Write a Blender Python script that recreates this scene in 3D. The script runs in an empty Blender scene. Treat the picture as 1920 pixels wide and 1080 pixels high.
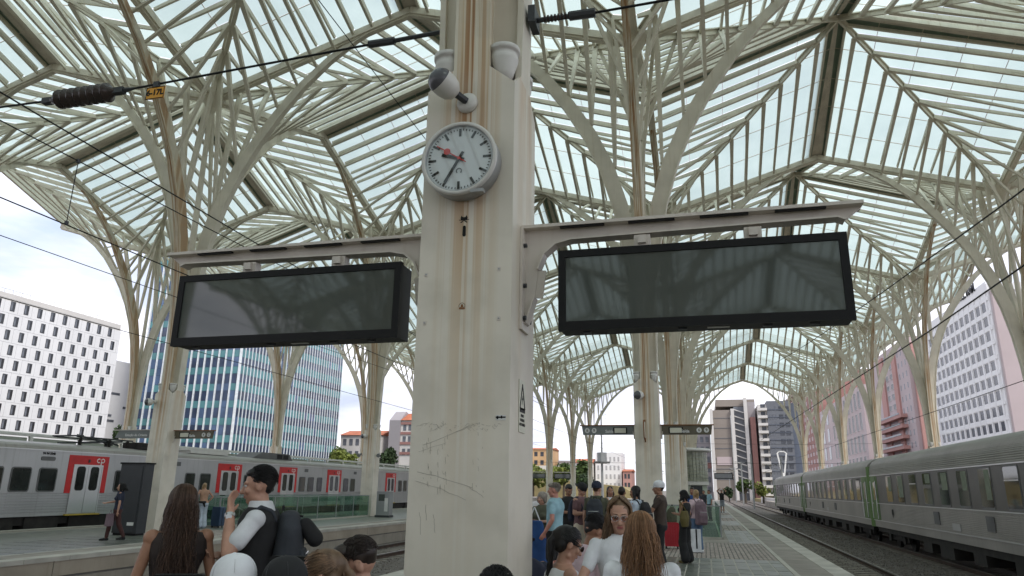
import bpy, bmesh, math, random
from mathutils import Vector, Matrix, Quaternion, noise
random.seed(7)
S = bpy.context.scene
COL = S.collection
R = math.radians

# ---------------------------------------------------------------- camera, sky, sun, exposure
cam_d = bpy.data.cameras.new('camera'); cam = bpy.data.objects.new('camera', cam_d); COL.objects.link(cam)
cam_d.sensor_width = 36.0; cam_d.lens = 36.0*1348.4/1920.0
cam_d.clip_start = 0.05; cam_d.clip_end = 6000
YAW, PITCH, ROLL = .2572, .27155, .01518
cam.matrix_world = (Matrix.Translation((0, 0, 1.62)) @ Matrix.Rotation(YAW, 4, 'Z') @
                    Matrix.Rotation(math.pi/2 + PITCH, 4, 'X') @ Matrix.Rotation(ROLL, 4, 'Z'))
S.camera = cam
SUN_EL, SUN_AZ = R(50), R(128)
world = bpy.data.worlds.new('World'); S.world = world; world.use_nodes = True
nt = world.node_tree; nt.nodes.clear()
def N(t, ty, **kw):
    n = t.nodes.new(ty)
    for k, v in kw.items(): setattr(n, k, v)
    return n
wo = N(nt, 'ShaderNodeOutputWorld'); bg = N(nt, 'ShaderNodeBackground')
sky = N(nt, 'ShaderNodeTexSky', sky_type='NISHITA'); sky.sun_disc = False
sky.sun_elevation = SUN_EL; sky.sun_rotation = SUN_AZ; sky.air_density = 1.0; sky.dust_density = 1.0
tc = N(nt, 'ShaderNodeTexCoord'); mp = N(nt, 'ShaderNodeMapping'); mp.inputs['Scale'].default_value = (1, 1, 3.2)
nz = N(nt, 'ShaderNodeTexNoise'); nz.inputs['Scale'].default_value = 2.1; nz.inputs['Detail'].default_value = 9; nz.inputs['Roughness'].default_value = .58
cr = N(nt, 'ShaderNodeValToRGB'); cr.color_ramp.elements[0].position = .33; cr.color_ramp.elements[1].position = .50; cr.color_ramp.elements[0].color = (.45, .45, .45, 1)
nz2 = N(nt, 'ShaderNodeTexNoise'); nz2.inputs['Scale'].default_value = 4.4; nz2.inputs['Detail'].default_value = 7
cr2 = N(nt, 'ShaderNodeValToRGB'); cr2.color_ramp.elements[0].position = .3; cr2.color_ramp.elements[1].position = .62
cr2.color_ramp.elements[0].color = (3.3, 3.5, 4.4, 1); cr2.color_ramp.elements[1].color = (7.2, 7.2, 7.8, 1)
mx = N(nt, 'ShaderNodeMix', data_type='RGBA')
nt.links.new(tc.outputs['Generated'], mp.inputs[0]); nt.links.new(mp.outputs[0], nz.inputs['Vector']); nt.links.new(mp.outputs[0], nz2.inputs['Vector'])
nt.links.new(nz.outputs['Fac'], cr.inputs[0]); nt.links.new(nz2.outputs['Fac'], cr2.inputs[0])
nt.links.new(cr.outputs[0], mx.inputs['Factor']); nt.links.new(sky.outputs[0], mx.inputs['A']); nt.links.new(cr2.outputs[0], mx.inputs['B'])
nt.links.new(mx.outputs['Result'], bg.inputs[0]); bg.inputs[1].default_value = .1
nt.links.new(bg.outputs[0], wo.inputs[0])
sun_d = bpy.data.lights.new('sun', 'SUN'); sun_d.energy = 1.25; sun_d.angle = R(12); sun_d.color = (1, .96, .9)
sun = bpy.data.objects.new('sun', sun_d); COL.objects.link(sun)
sv = Vector((math.sin(SUN_AZ)*math.cos(SUN_EL), math.cos(SUN_AZ)*math.cos(SUN_EL), math.sin(SUN_EL)))
sun.rotation_euler = sv.to_track_quat('Z', 'Y').to_euler(); sun.location = (0, 0, 60)
vs = S.view_settings; vs.view_transform = 'Standard'; vs.look = 'None'; vs.exposure = 1.12; vs.gamma = 1; vs.use_curve_mapping = False
S.cycles.max_bounces = 8; S.cycles.transparent_max_bounces = 24; S.cycles.diffuse_bounces = 4
S.cycles.caustics_reflective = False; S.cycles.caustics_refractive = False

# ---------------------------------------------------------------- materials
MAT = {}
def mat(name, col, rough=.6, metal=0, var=.12, vscale=3., bump=0, bscale=40., spec=.5, streak=0, streak_col=(.3, .22, .14), stretch=(1, 1, 1), coord='Object'):
    m = bpy.data.materials.new(name); m.use_nodes = True; t = m.node_tree; b = t.nodes['Principled BSDF']
    b.inputs['Roughness'].default_value = rough; b.inputs['Metallic'].default_value = metal
    b.inputs['Specular IOR Level'].default_value = spec
    c = N(t, 'ShaderNodeTexCoord'); mpn = N(t, 'ShaderNodeMapping'); mpn.inputs['Scale'].default_value = stretch
    t.links.new(c.outputs[coord], mpn.inputs[0])
    n = N(t, 'ShaderNodeTexNoise'); n.inputs['Scale'].default_value = vscale; n.inputs['Detail'].default_value = 6
    t.links.new(mpn.outputs[0], n.inputs['Vector'])
    r = N(t, 'ShaderNodeValToRGB'); r.color_ramp.elements[0].position = .3; r.color_ramp.elements[1].position = .7
    r.color_ramp.elements[0].color = tuple(x*(1-var) for x in col)+(1,); r.color_ramp.elements[1].color = tuple(min(1, x*(1+var)) for x in col)+(1,)
    t.links.new(n.outputs['Fac'], r.inputs[0]); out = r.outputs[0]
    if streak:
        mp2 = N(t, 'ShaderNodeMapping'); mp2.inputs['Scale'].default_value = (7, 7, .35); t.links.new(c.outputs[coord], mp2.inputs[0])
        n2 = N(t, 'ShaderNodeTexNoise'); n2.inputs['Scale'].default_value = 1.6; n2.inputs['Detail'].default_value = 5; t.links.new(mp2.outputs[0], n2.inputs['Vector'])
        r2 = N(t, 'ShaderNodeValToRGB'); r2.color_ramp.elements[0].position = .55; r2.color_ramp.elements[1].position = .8
        r2.color_ramp.elements[1].color = (streak,)*3+(1,)
        t.links.new(n2.outputs['Fac'], r2.inputs[0]); x = N(t, 'ShaderNodeMix', data_type='RGBA'); t.links.new(r2.outputs[0], x.inputs['Factor'])
        t.links.new(out, x.inputs['A']); x.inputs['B'].default_value = streak_col+(1,); out = x.outputs['Result']
    t.links.new(out, b.inputs['Base Color'])
    if bump:
        n3 = N(t, 'ShaderNodeTexNoise'); n3.inputs['Scale'].default_value = bscale; n3.inputs['Detail'].default_value = 4; t.links.new(mpn.outputs[0], n3.inputs['Vector'])
        bp = N(t, 'ShaderNodeBump'); bp.inputs['Strength'].default_value = bump; bp.inputs['Distance'].default_value = .02
        t.links.new(n3.outputs['Fac'], bp.inputs['Height']); t.links.new(bp.outputs[0], b.inputs['Normal'])
    MAT[name] = m; return m

STEEL = (.68, .64, .535)
mat('steel', STEEL, .55, 0, .12, 1.3, streak=.5, streak_col=(.46, .38, .25))
mat('steel_dark', (.60, .55, .45), .6, 0, .15, 1.5, streak=.5, streak_col=(.24, .19, .13))
mat('white_paint', (.60, .59, .55), .45, 0, .06, 2)
mat('arm_paint', (.60, .55, .49), .45, 0, .08, 2, streak=.2)
mat('black_metal', (.006, .006, .0065), .5, spec=.25)
mat('dark_grey', (.03, .033, .037), .45)
mat('rubber', (.02, .02, .02), .8)
mat('chrome', (.6, .6, .6), .25, .9, .05)
mat('red_paint', (.55, .012, .012), .4)
mat('white', (.78, .78, .76), .5, 0, .05)

def rust_mat(name, base, strips, seed=0., amount=1.0):
    """painted column steel with rust that ran down the middle of its faces"""
    m = mat(name, base, .5, 0, .07, 1.8)
    t = m.node_tree; b = t.nodes['Principled BSDF']; c = t.nodes['Texture Coordinate']
    base_out = b.inputs['Base Color'].links[0].from_socket
    sp = N(t, 'ShaderNodeSeparateXYZ'); t.links.new(c.outputs['Object'], sp.inputs[0])
    def M(op, a, b2=None, clamp=False):
        n = N(t, 'ShaderNodeMath', operation=op); n.use_clamp = clamp
        for i, v in enumerate((a, b2)):
            if v is None: continue
            if isinstance(v, (int, float)): n.inputs[i].default_value = v
            else: t.links.new(v, n.inputs[i])
        return n.outputs[0]
    ax = M('ABSOLUTE', sp.outputs['X']); ay = M('ABSOLUTE', sp.outputs['Y'])
    mn = M('MINIMUM', ax, ay)
    inner = M('SUBTRACT', 1.0, M('MULTIPLY', mn, 1/strips), True)          # 1 in the middle of a face, 0 beyond
    mp2 = N(t, 'ShaderNodeMapping'); mp2.inputs['Scale'].default_value = (24, 1.4, .13); mp2.inputs['Location'].default_value = (seed, seed, seed)
    t.links.new(c.outputs['Object'], mp2.inputs[0])
    n2 = N(t, 'ShaderNodeTexNoise'); n2.inputs['Scale'].default_value = 1.; n2.inputs['Detail'].default_value = 6; n2.inputs['Roughness'].default_value = .62; t.links.new(mp2.outputs[0], n2.inputs['Vector'])
    zf = N(t, 'ShaderNodeMapRange'); t.links.new(sp.outputs['Z'], zf.inputs[0]); zf.inputs[1].default_value = 1.6; zf.inputs[2].default_value = 4.4; zf.inputs[3].default_value = .10; zf.inputs[4].default_value = 1.
    k = M('MULTIPLY', M('MULTIPLY', M('POWER', inner, .6), zf.outputs[0]), M('MULTIPLY', M('SUBTRACT', n2.outputs['Fac'], .42), 5.5*amount, True), True)
    r = N(t, 'ShaderNodeValToRGB'); e = r.color_ramp.elements
    e[0].position = 0; e[0].color = (.50, .39, .21, 1); e[1].position = 1; e[1].color = (.27, .115, .03, 1)
    el = e.new(.5); el.color = (.46, .27, .10, 1)
    t.links.new(k, r.inputs[0]); x = N(t, 'ShaderNodeMix', data_type='RGBA'); t.links.new(k, x.inputs['Factor']); t.links.new(base_out, x.inputs['A']); t.links.new(r.outputs[0], x.inputs['B'])
    # grime near the ground and faint scuffs
    n4 = N(t, 'ShaderNodeTexNoise'); n4.inputs['Scale'].default_value = 2.3; n4.inputs['Detail'].default_value = 8; t.links.new(c.outputs['Object'], n4.inputs['Vector'])
    g = M('MULTIPLY', M('SUBTRACT', n4.outputs['Fac'], .5, True), 1.5, True)
    x2 = N(t, 'ShaderNodeMix', data_type='RGBA'); t.links.new(g, x2.inputs['Factor']); t.links.new(x.outputs['Result'], x2.inputs['A']); x2.inputs['B'].default_value = (.36, .33, .26, 1)
    t.links.new(x2.outputs['Result'], b.inputs['Base Color'])
    return m
rust_mat('column_paint', (.66, .615, .525), .26, 3.1, 1.35)
rust_mat('column_rusty', (.66, .615, .50), .24, 3.1, 1.35)

def glass_roof():
    m = bpy.data.materials.new('roof_glass'); m.use_nodes = True; t = m.node_tree; t.nodes.clear()
    o = N(t, 'ShaderNodeOutputMaterial'); tr = N(t, 'ShaderNodeBsdfTransparent'); tl = N(t, 'ShaderNodeBsdfTranslucent'); gl = N(t, 'ShaderNodeBsdfGlossy')
    tr.inputs[0].default_value = (.47, .58, .545, 1); gl.inputs['Roughness'].default_value = .15
    c = N(t, 'ShaderNodeTexCoord'); n = N(t, 'ShaderNodeTexNoise'); n.inputs['Scale'].default_value = .9; n.inputs['Detail'].default_value = 6; t.links.new(c.outputs['Object'], n.inputs['Vector'])
    r = N(t, 'ShaderNodeValToRGB'); r.color_ramp.elements[0].color = (.42, .52, .485, 1); r.color_ramp.elements[1].color = (.58, .675, .635, 1); t.links.new(n.outputs['Fac'], r.inputs[0])
    t.links.new(r.outputs[0], tl.inputs[0])
    m1 = N(t, 'ShaderNodeMixShader'); m1.inputs[0].default_value = .72; t.links.new(tr.outputs[0], m1.inputs[1]); t.links.new(tl.outputs[0], m1.inputs[2])
    m2 = N(t, 'ShaderNodeMixShader'); m2.inputs[0].default_value = .04; t.links.new(m1.outputs[0], m2.inputs[1]); t.links.new(gl.outputs[0], m2.inputs[2])
    t.links.new(m2.outputs[0], o.inputs[0]); MAT['roof_glass'] = m
glass_roof()
def clear_glass(name, tint, mixf=.12, rough=.02):
    m = bpy.data.materials.new(name); m.use_nodes = True; t = m.node_tree; t.nodes.clear()
    o = N(t, 'ShaderNodeOutputMaterial'); tr = N(t, 'ShaderNodeBsdfTransparent'); gl = N(t, 'ShaderNodeBsdfGlossy')
    tr.inputs[0].default_value = tint+(1,); gl.inputs['Roughness'].default_value = rough
    m2 = N(t, 'ShaderNodeMixShader'); m2.inputs[0].default_value = mixf; t.links.new(tr.outputs[0], m2.inputs[1]); t.links.new(gl.outputs[0], m2.inputs[2])
    t.links.new(m2.outputs[0], o.inputs[0]); MAT[name] = m
clear_glass('green_glass', (.74, .88, .81), .14)
clear_glass('clock_glass', (.93, .95, .95), .07)

# ---------------------------------------------------------------- mesh helpers
class MB:
    def __init__(s): s.v = []; s.f = []; s.m = []
    def face(s, idx, mi=0): s.f.append(idx); s.m.append(mi)
    def poly(s, pts, mi=0):
        b = len(s.v); s.v += [tuple(p) for p in pts]; s.face(tuple(range(b, b+len(pts))), mi); return s
    def box(s, x0, x1, y0, y1, z0, z1, mi=0):
        b = len(s.v); s.v += [(x0, y0, z0), (x1, y0, z0), (x1, y1, z0), (x0, y1, z0), (x0, y0, z1), (x1, y0, z1), (x1, y1, z1), (x0, y1, z1)]
        for q in ((0, 3, 2, 1), (4, 5, 6, 7), (0, 1, 5, 4), (1, 2, 6, 5), (2, 3, 7, 6), (3, 0, 4, 7)): s.face(tuple(b+i for i in q), mi)
        return s
    def bar(s, p, q, w, h, w2=None, h2=None, up=(0, 0, 1), mi=0):
        p = Vector(p); q = Vector(q); d = (q-p).normalized(); u = Vector(up)
        if abs(d.dot(u)) > .98: u = Vector((0, 1, 0))
        r = d.cross(u).normalized(); u = r.cross(d); w2 = w if w2 is None else w2; h2 = h if h2 is None else h2
        b = len(s.v)
        for c, ww, hh in ((p, w, h), (q, w2, h2)):
            for a, e in ((-1, -1), (1, -1), (1, 1), (-1, 1)): s.v.append(tuple(c+r*(a*ww/2)+u*(e*hh/2)))
        for f in ((0, 1, 2, 3), (7, 6, 5, 4), (0, 4, 5, 1), (1, 5, 6, 2), (2, 6, 7, 3), (3, 7, 4, 0)): s.face(tuple(b+i for i in f), mi)
        return s
    def tube(s, p, q, r1, r2=None, n=10, mi=0, caps=True):
        p = Vector(p); q = Vector(q); d = (q-p).normalized(); r2 = r1 if r2 is None else r2
        u = Vector((0, 0, 1)) if abs(d.z) < .9 else Vector((1, 0, 0)); a = d.cross(u).normalized(); c = a.cross(d); b = len(s.v)
        for o, r in ((p, r1), (q, r2)):
            for i in range(n):
                t = 2*math.pi*i/n; s.v.append(tuple(o+a*(r*math.cos(t))+c*(r*math.sin(t))))
        for i in range(n): j = (i+1) % n; s.face((b+i, b+j, b+n+j, b+n+i), mi)
        if caps: s.face(tuple(b+i for i in range(n))[::-1], mi); s.face(tuple(b+n+i for i in range(n)), mi)
        return s
    def lathe(s, prof, n=24, mi=0, mat4=None):
        b = len(s.v); M4 = mat4 or Matrix.Identity(4)
        for r, z in prof:
            for i in range(n):
                t = 2*math.pi*i/n; s.v.append(tuple(M4 @ Vector((r*math.cos(t), r*math.sin(t), z))))
        for k in range(len(prof)-1):
            for i in range(n): j = (i+1) % n; s.face((b+k*n+i, b+k*n+j, b+k*n+n+j, b+k*n+n+i), mi)
        return s
    def prism(s, poly, axis, a, c, mi=0):
        """2D polygon extruded along axis from a to c; poly coordinates are the other two axes in order"""
        def P(u, v, w): return {'x': (w, u, v), 'y': (u, w, v), 'z': (u, v, w)}[axis]
        n = len(poly); b = len(s.v); s.v += [P(u, v, a) for u, v in poly]+[P(u, v, c) for u, v in poly]
        s.face(tuple(b+i for i in range(n)), mi); s.face(tuple(b+n+i for i in range(n))[::-1], mi)
        for i in range(n): j = (i+1) % n; s.face((b+i, b+n+i, b+n+j, b+j), mi)
        return s
    def mesh(s, name, mats, smooth=False):
        me = bpy.data.meshes.new(name); me.from_pydata(s.v, [], s.f)
        for m in (mats if isinstance(mats, (list, tuple)) else [mats]): me.materials.append(MAT[m] if isinstance(m, str) else m)
        if any(s.m): me.polygons.foreach_set('material_index', s.m)
        if smooth: me.polygons.foreach_set('use_smooth', [True]*len(me.polygons))
        bm = bmesh.new(); bm.from_mesh(me); bmesh.ops.recalc_face_normals(bm, faces=bm.faces); bm.to_mesh(me); bm.free()
        me.update(); return me
def link(name, me, parent=None, loc=None, rotz=0, label=None, kind=None):
    o = bpy.data.objects.new(name, me); COL.objects.link(o)
    if parent: o.parent = parent
    if loc: o.location = loc
    if rotz: o.rotation_euler = (0, 0, rotz)
    if label: o['label'] = label
    if kind: o['kind'] = kind
    return o
def part(name, mb, mats, parent, smooth=False, **kw): return link(name, mb.mesh(name, mats, smooth), parent, **kw)
def thing(name, label, cat, loc=(0, 0, 0), rotz=0, group=None):
    o = bpy.data.objects.new(name, None); COL.objects.link(o); o.location = loc; o.rotation_euler = (0, 0, rotz); o.empty_display_size = .3
    o['label'] = label; o['category'] = cat
    if group: o['group'] = group
    return o
def struct(name, mb, mats, **kw): o = part(name, mb, mats, None, **kw); o['kind'] = 'structure'; return o
def copy_thing(root, loc, rotz, label):
    c = root.copy(); COL.objects.link(c); c.location = loc; c.rotation_euler = (0, 0, rotz); c['label'] = label
    for ch in root.children:
        d = ch.copy(); COL.objects.link(d); d.parent = c
        for g in ch.children: e = g.copy(); COL.objects.link(e); e.parent = d
    return c
def text_mesh(name, body, size, matname, extrude=.002, align='CENTER', bold=0):
    cu = bpy.data.curves.new(name, 'FONT'); cu.body = body; cu.size = size; cu.extrude = extrude; cu.align_x = align; cu.align_y = 'CENTER'; cu.resolution_u = 3
    if bold: cu.offset = bold
    o = bpy.data.objects.new(name, cu); COL.objects.link(o); dg = bpy.context.evaluated_depsgraph_get(); dg.update()
    me = bpy.data.meshes.new_from_object(o.evaluated_get(dg)); bpy.data.objects.remove(o); bpy.data.curves.remove(cu)
    me.name = name; me.materials.clear(); me.materials.append(MAT[matname]); return me
def facing(o, loc, mode):
    """stand a text mesh upright: S faces -Y, E faces +X, W faces -X"""
    o.location = loc; o.rotation_euler = {'S': (R(90), 0, 0), 'E': (R(90), 0, R(90)), 'W': (R(90), 0, R(-90))}[mode]
# ---------------------------------------------------------------- canopy trees (17 m grid)
XA, Y0, SP, HB = -1.57, 5.22, 17.0, 8.5
ZK, ZA, ZC, NR = 16.9, 19.55, 22.4, 11
ST = HB/NR
OUT = [(.343, 4.69), (.37, 6.2), (.43, 7.6), (.60, 9.1), (.86, 10.5), (1.27, 11.9), (1.82, 13.2), (2.5, 14.4), (3.3, 15.55), (4.2, 16.65), (5.2, 17.6), (6.3, 18.4), (7.4, 18.98), (8.42, 19.3)]
DEP = [.355, .37, .42, .47, .50, .50, .47, .43, .38, .33, .28, .24, .20, .16]
def arch_inner():
    I = []
    for i, (u, z) in enumerate(OUT):
        a = OUT[max(0, i-1)]; b = OUT[min(len(OUT)-1, i+1)]; dx, dz = b[0]-a[0], b[1]-a[1]; L = math.hypot(dx, dz)
        nx, nz_ = -dz/L, dx/L; I.append((max(.0, u+nx*DEP[i]), z+nz_*DEP[i]))
    return I
INN = arch_inner()
def inner_z(u):
    for a, b in zip(INN, INN[1:]):
        if a[0] <= u <= b[0] and b[0] > a[0] and a[1] > 8: t = (u-a[0])/(b[0]-a[0]); return a[1]+t*(b[1]-a[1])
    return INN[-1][1]
DIRS = [(1, 0), (0, 1), (-1, 0), (0, -1)]
def to3(d, side, u, s, z):
    """u along arm direction d, s sideways (side +-1)"""
    ax, ay = DIRS[d]; px, py = -ay, ax; return (ax*u+px*s*side, ay*u+py*s*side, z)
def mk_arch(d):
    mb = MB(); n = len(OUT)
    for k in range(n-1):
        w0, w1 = .20-.10*k/n, .20-.10*(k+1)/n
        vs_ = []
        for (o, i, w) in ((OUT[k], INN[k], w0), (OUT[k+1], INN[k+1], w1)):
            for s in (-w/2, w/2): vs_.append(to3(d, 1, o[0], s, o[1]))
            for s in (-w/2, w/2): vs_.append(to3(d, 1, i[0], s, i[1]))
        b = len(mb.v); mb.v += vs_
        for q in ((0, 1, 5, 4), (2, 6, 7, 3), (0, 4, 6, 2), (1, 3, 7, 5)): mb.face(tuple(b+x for x in q))
        if k == n-2: mb.face(tuple(b+x for x in (4, 5, 7, 6)))
        # outer flange
        f0, f1 = .30-.13*k/n, .30-.13*(k+1)/n; b = len(mb.v)
        for (o, w) in ((OUT[k], f0), (OUT[k+1], f1)):
            for s in (-w/2, w/2):
                for e in (.012, -.03): mb.v.append(to3(d, 1, o[0]+e*1.2, s, o[1]-(e*.6 if k > 4 else 0)))
        for q in ((0, 2, 6, 4), (1, 5, 7, 3), (0, 4, 5, 1), (2, 3, 7, 6)): mb.face(tuple(b+x for x in q))
    return mb
def zdiag(o): return ZK+(ZC-ZK)*o/HB
def zbeam(o): return ZK+(ZA-ZK)*o/HB
def mk_rib(d, side, j):
    o = j*ST; mb = MB(); p = to3(d, side, o, o-.10, zdiag(o)-.16); q = to3(d, side, o, .19, zbeam(o)+.02)
    return mb.bar(p, q, .10, .19, .075, .13)
def mk_strut(d, side, j):
    o = j*ST; mb = MB(); zi = inner_z(o)+.02
    p = to3(d, side, o, o-.12, zdiag(o)-.22); q = to3(d, side, o, .04, min(zi, zbeam(o)-.2))
    ax, ay = DIRS[d]
    m = Vector(p).lerp(Vector(q), .3)
    mb.bar(p, m, .11, .20, .12, .15, up=(ax, ay, 0)); return mb.bar(m, q, .12, .15, .085, .10, up=(ax, ay, 0))
def mk_panes(d, side):
    res = []
    for j in range(NR):
        u0, u1 = j*ST+.02, (j+1)*ST-.02; s = 0.0
        if j == 0: u0 = .12
        while s < u1-.15:
            e = min(s+1.7, u1); lo = s+.02
            pts = []
            top = min(e-.02, 1e9)
            # region lo<=s<=top and s<=u
            poly = [(u0, lo), (u1, lo), (u1, min(top, u1)), (u0, min(top, u0))] if lo < u0 else [(lo, lo), (u1, lo), (u1, min(top, u1))]+([(top, top)] if top < u1 else [])
            if lo < u0 and top > u0: poly = [(u0, lo), (u1, lo), (u1, min(top, u1))]+([(top, top)] if top < u1 else [])+[(u0, u0)]
            P3 = []
            for u, sv_ in poly:
                # plane through K, crown, apex:  z = zbeam(u) + (zdiag(u)-zbeam(u))*s/u
                z = zbeam(u)+(zdiag(u)-zbeam(u))*(sv_/u)+.03; P3.append(to3(d, side, u, sv_, z))
            res.append(MB().poly(P3)); s += 1.7
    return res
def mk_bars(d, side, mb):
    for s in (1.7, 3.4, 5.1, 6.8):
        z0 = zbeam(s)+(zdiag(s)-zbeam(s)); z1 = zbeam(HB)+(zdiag(HB)-zbeam(HB))*(s/HB)
        mb.bar(to3(d, side, s, s, z0+.02), to3(d, side, HB, s, z1+.02), .022, .03)
print('tree meshes')
TM = {}
TM['arch'] = [mk_arch(d).mesh('arch', 'column_rusty' if d == 3 else 'steel') for d in range(4)]
TM['rib'] = [mk_rib(d, s, j).mesh('rib', 'steel') for d in range(4) for s in (1, -1) for j in range(1, NR)]
TM['strut'] = [mk_strut(d, s, j).mesh('strut', 'steel') for d in range(4) for s in (1, -1) for j in range(1, NR)]
TM['pane'] = [p.mesh('glass_pane', 'roof_glass') for d in range(4) for s in (1, -1) for p in mk_panes(d, s)]
_b = MB()
for d in range(4):
    for s in (1, -1): mk_bars(d, s, _b)
TM['bars'] = _b.mesh('glazing_bar', 'steel_dark')
TM['cross'] = []; TM['valley'] = []; TM['ridge'] = []; TM['edge'] = []
for d in range(4):
    b = MB(); b.bar(to3(d, 1, .2, 0, zbeam(.2)-.16), to3(d, 1, HB, 0, ZA-.16), .32, .27); b.bar(to3(d, 1, .2, 0, zbeam(.2)-.34), to3(d, 1, HB, 0, ZA-.34), .2, .08)
    TM['cross'].append(b.mesh('cross_beam', 'steel'))
    b = MB(); b.bar(to3(d, 1, .2, .2, zdiag(.2)-.16), to3(d, 1, HB, HB, ZC-.16), .10, .21)
    b.bar(to3(d, 1, .2, .2, zdiag(.2)-.04), to3(d, 1, HB, HB, ZC-.04), .26, .05); TM['valley'].append(b.mesh('valley_beam', 'steel'))
    for s in (1, -1):
        b = MB(); b.bar(to3(d, s, HB-.17, 0, ZA+.0), to3(d, s, HB-.17, HB-.17, ZC+.0), .34, .10); TM['ridge'].append(b.mesh('ridge_plate', 'steel_dark'))
        b = MB(); b.bar(to3(d, s, HB-.38, 0, ZA-.08), to3(d, s, HB-.38, HB-.38, ZC-.2), .10, .28); TM['edge'].append(b.mesh('ridge_beam', 'steel'))
b = MB().box(-.36, .36, -.36, .36, 0, 4.69)
for sx in (-.366, .366):
    for sy in (-1, 1): pass
TM['trunk'] = b.mesh('trunk', 'column_paint')
b = MB().tube((0, 0, 4.6), (0, 0, ZK-.3), .15, .09, 12); b.lathe([(.09, ZK-.9), (.34, ZK-.35), (.5, ZK-.1), (.5, ZK)], 16); TM['mast'] = b.mesh('mast', 'steel')
TM['shoulder'] = []
for d in range(4):
    ax, ay = DIRS[d]; poly = [(-.36, 4.69), (.36, 4.69), (.13, 4.88), (-.13, 4.88)]
    b = MB(); n = 4
    for off in (.36, .335): b.v += [to3(d, 1, off, s, z) for s, z in poly]
    b.face(tuple(range(4))); b.face(tuple(range(4, 8))[::-1])
    for i in range(4): j = (i+1) % 4; b.face((i, 4+i, 4+j, j))
    TM['shoulder'].append(b.mesh('shoulder_plate', 'column_paint'))
prof = [(.0, 4.70), (.06, 4.70), (.085, 4.80), (.115, 4.90), (.118, 4.93), (.112, 4.935), (.112, 4.975), (.128, 4.98), (.130, 5.02), (.10, 5.03), (0, 5.02)]
TM['flood'] = MB().lathe(prof, 20).mesh('floodlight', 'white_paint', True)
# joined far version
def join(meshes, name):
    bm = bmesh.new(); mats = []
    for me in meshes: bm.from_mesh(me)
    out = bpy.data.meshes.new(name); out.materials.append(meshes[0].materials[0]); bm.to_mesh(out); bm.free(); return out
FAR = {'rib': join(TM['rib'], 'rib'), 'strut': join(TM['strut'], 'strut'), 'pane': join(TM['pane'], 'glass_pane'), 'arch': None}
FAR['half'] = None
ROWN = {0: 'the platform under the clock', -1: 'the left platform with the dark kiosk', -2: 'the far left row behind the red-doored train', 1: 'the right row behind the ribbed carriages'}
ORD = ['nearest', 'second', 'third', 'fourth', 'fifth', 'sixth', 'seventh', 'farthest']
FULL = {(0, 0), (0, 1), (-1, 1), (1, 1), (0, 2), (-1, 2), (1, 2), (-2, 2)}
TREES = {}
for i in (-2, -1, 0, 1):
    for k in range(-8, 8):
        if k >= 0:
            lab = f"cream steel branching canopy tree, {ORD[k]} along {ROWN[i]}"
        else:
            lab = f"cream steel canopy tree behind the viewpoint, {['first', 'second', 'third', 'fourth', 'fifth', 'sixth', 'seventh', 'eighth'][-k-1]} back in the {['far left', 'left', 'middle', 'right'][i+2]} row"
        t = thing('canopy_tree', lab, 'steel tree', (XA+i*SP-(.064 if (i, k) == (0, 0) else 0), Y0+k*SP-(.03 if (i, k) == (0, 0) else 0), 0), 0, 'steel trees carrying the glass roof'); TREES[(i, k)] = t
        link('trunk', TM['trunk'], t); link('mast', TM['mast'], t)
        for d in range(4):
            link('arch', TM['arch'][d], t); link('shoulder_plate', TM['shoulder'][d], t)
            link('cross_beam', TM['cross'][d], t); link('valley_beam', TM['valley'][d], t)
        if i > -2 or k < 3:
            for sx in (-1, 1):
                for sy in (-1, 1): link('floodlight', TM['flood'], t, (sx*.235, sy*.235, .05))
        for e in range(8): link('ridge_plate', TM['ridge'][e], t); link('ridge_beam', TM['edge'][e], t)
        link('glazing_bar', TM['bars'], t, kind='stuff')
        if (i, k) in FULL and k > 0:
            for m in TM['rib']: link('rib', m, t)
            for m in TM['strut']: link('strut', m, t)
            for m in TM['pane']: link('glass_pane', m, t)
        else:
            link('rib', FAR['rib'], t, kind='stuff'); link('strut', FAR['strut'], t, kind='stuff'); link('glass_pane', FAR['pane'], t, kind='stuff')
# ---------------------------------------------------------------- ground, platforms, tracks
import numpy as np
mat('earth', (.16, .145, .12), .95, 0, .25, .15, bump=.5, bscale=3)
mat('ballast', (.125, .11, .095), .95, 0, .45, 9, bump=1.0, bscale=26)
mat('stone_chip', (.17, .15, .13), .9, 0, .5, 2.2)
mat('platform_edge', (.42, .40, .35), .8, 0, .24, 1.5, bump=.15, bscale=30)
mat('slab_beige', (.27, .245, .21), .85, 0, .28, .8, bump=.2, bscale=25)
mat('light_strip', (.40, .38, .33), .8, 0, .12, 2)
mat('glass_block', (.11, .12, .10), .35, 0, .22, 2.5, bump=.1, bscale=12)
mat('glass_block_worn', (.165, .17, .145), .45, 0, .25, 3, bump=.1, bscale=12)
mat('cobble', (.33, .29, .255), .8, 0, .3, 4)
mat('joint', (.15, .14, .125), .95, 0, .2, 3)
mat('wall_conc', (.33, .285, .225), .85, 0, .14, 1., streak=.35, streak_col=(.22, .17, .12), bump=.2, bscale=14)
mat('wall_conc_low', (.29, .26, .215), .85, 0, .16, 1.4, streak=.3, streak_col=(.15, .12, .09))
mat('rail_top', (.22, .20, .185), .3, .8, .1)
mat('rail_side', (.07, .045, .032), .8, 0, .3, 4)
mat('sleeper', (.24, .215, .185), .9, 0, .25, 2.5)
struct('ground', MB().poly([(-3000, -1500, -.92), (3000, -1500, -.92), (3000, 5000, -.92), (-3000, 5000, -.92)]), 'earth')
struct('ballast_bed', MB().poly([(-31, -60, -.86), (40, -60, -.86), (40, 420, -.86), (-31, 420, -.86)]), 'ballast')
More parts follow.
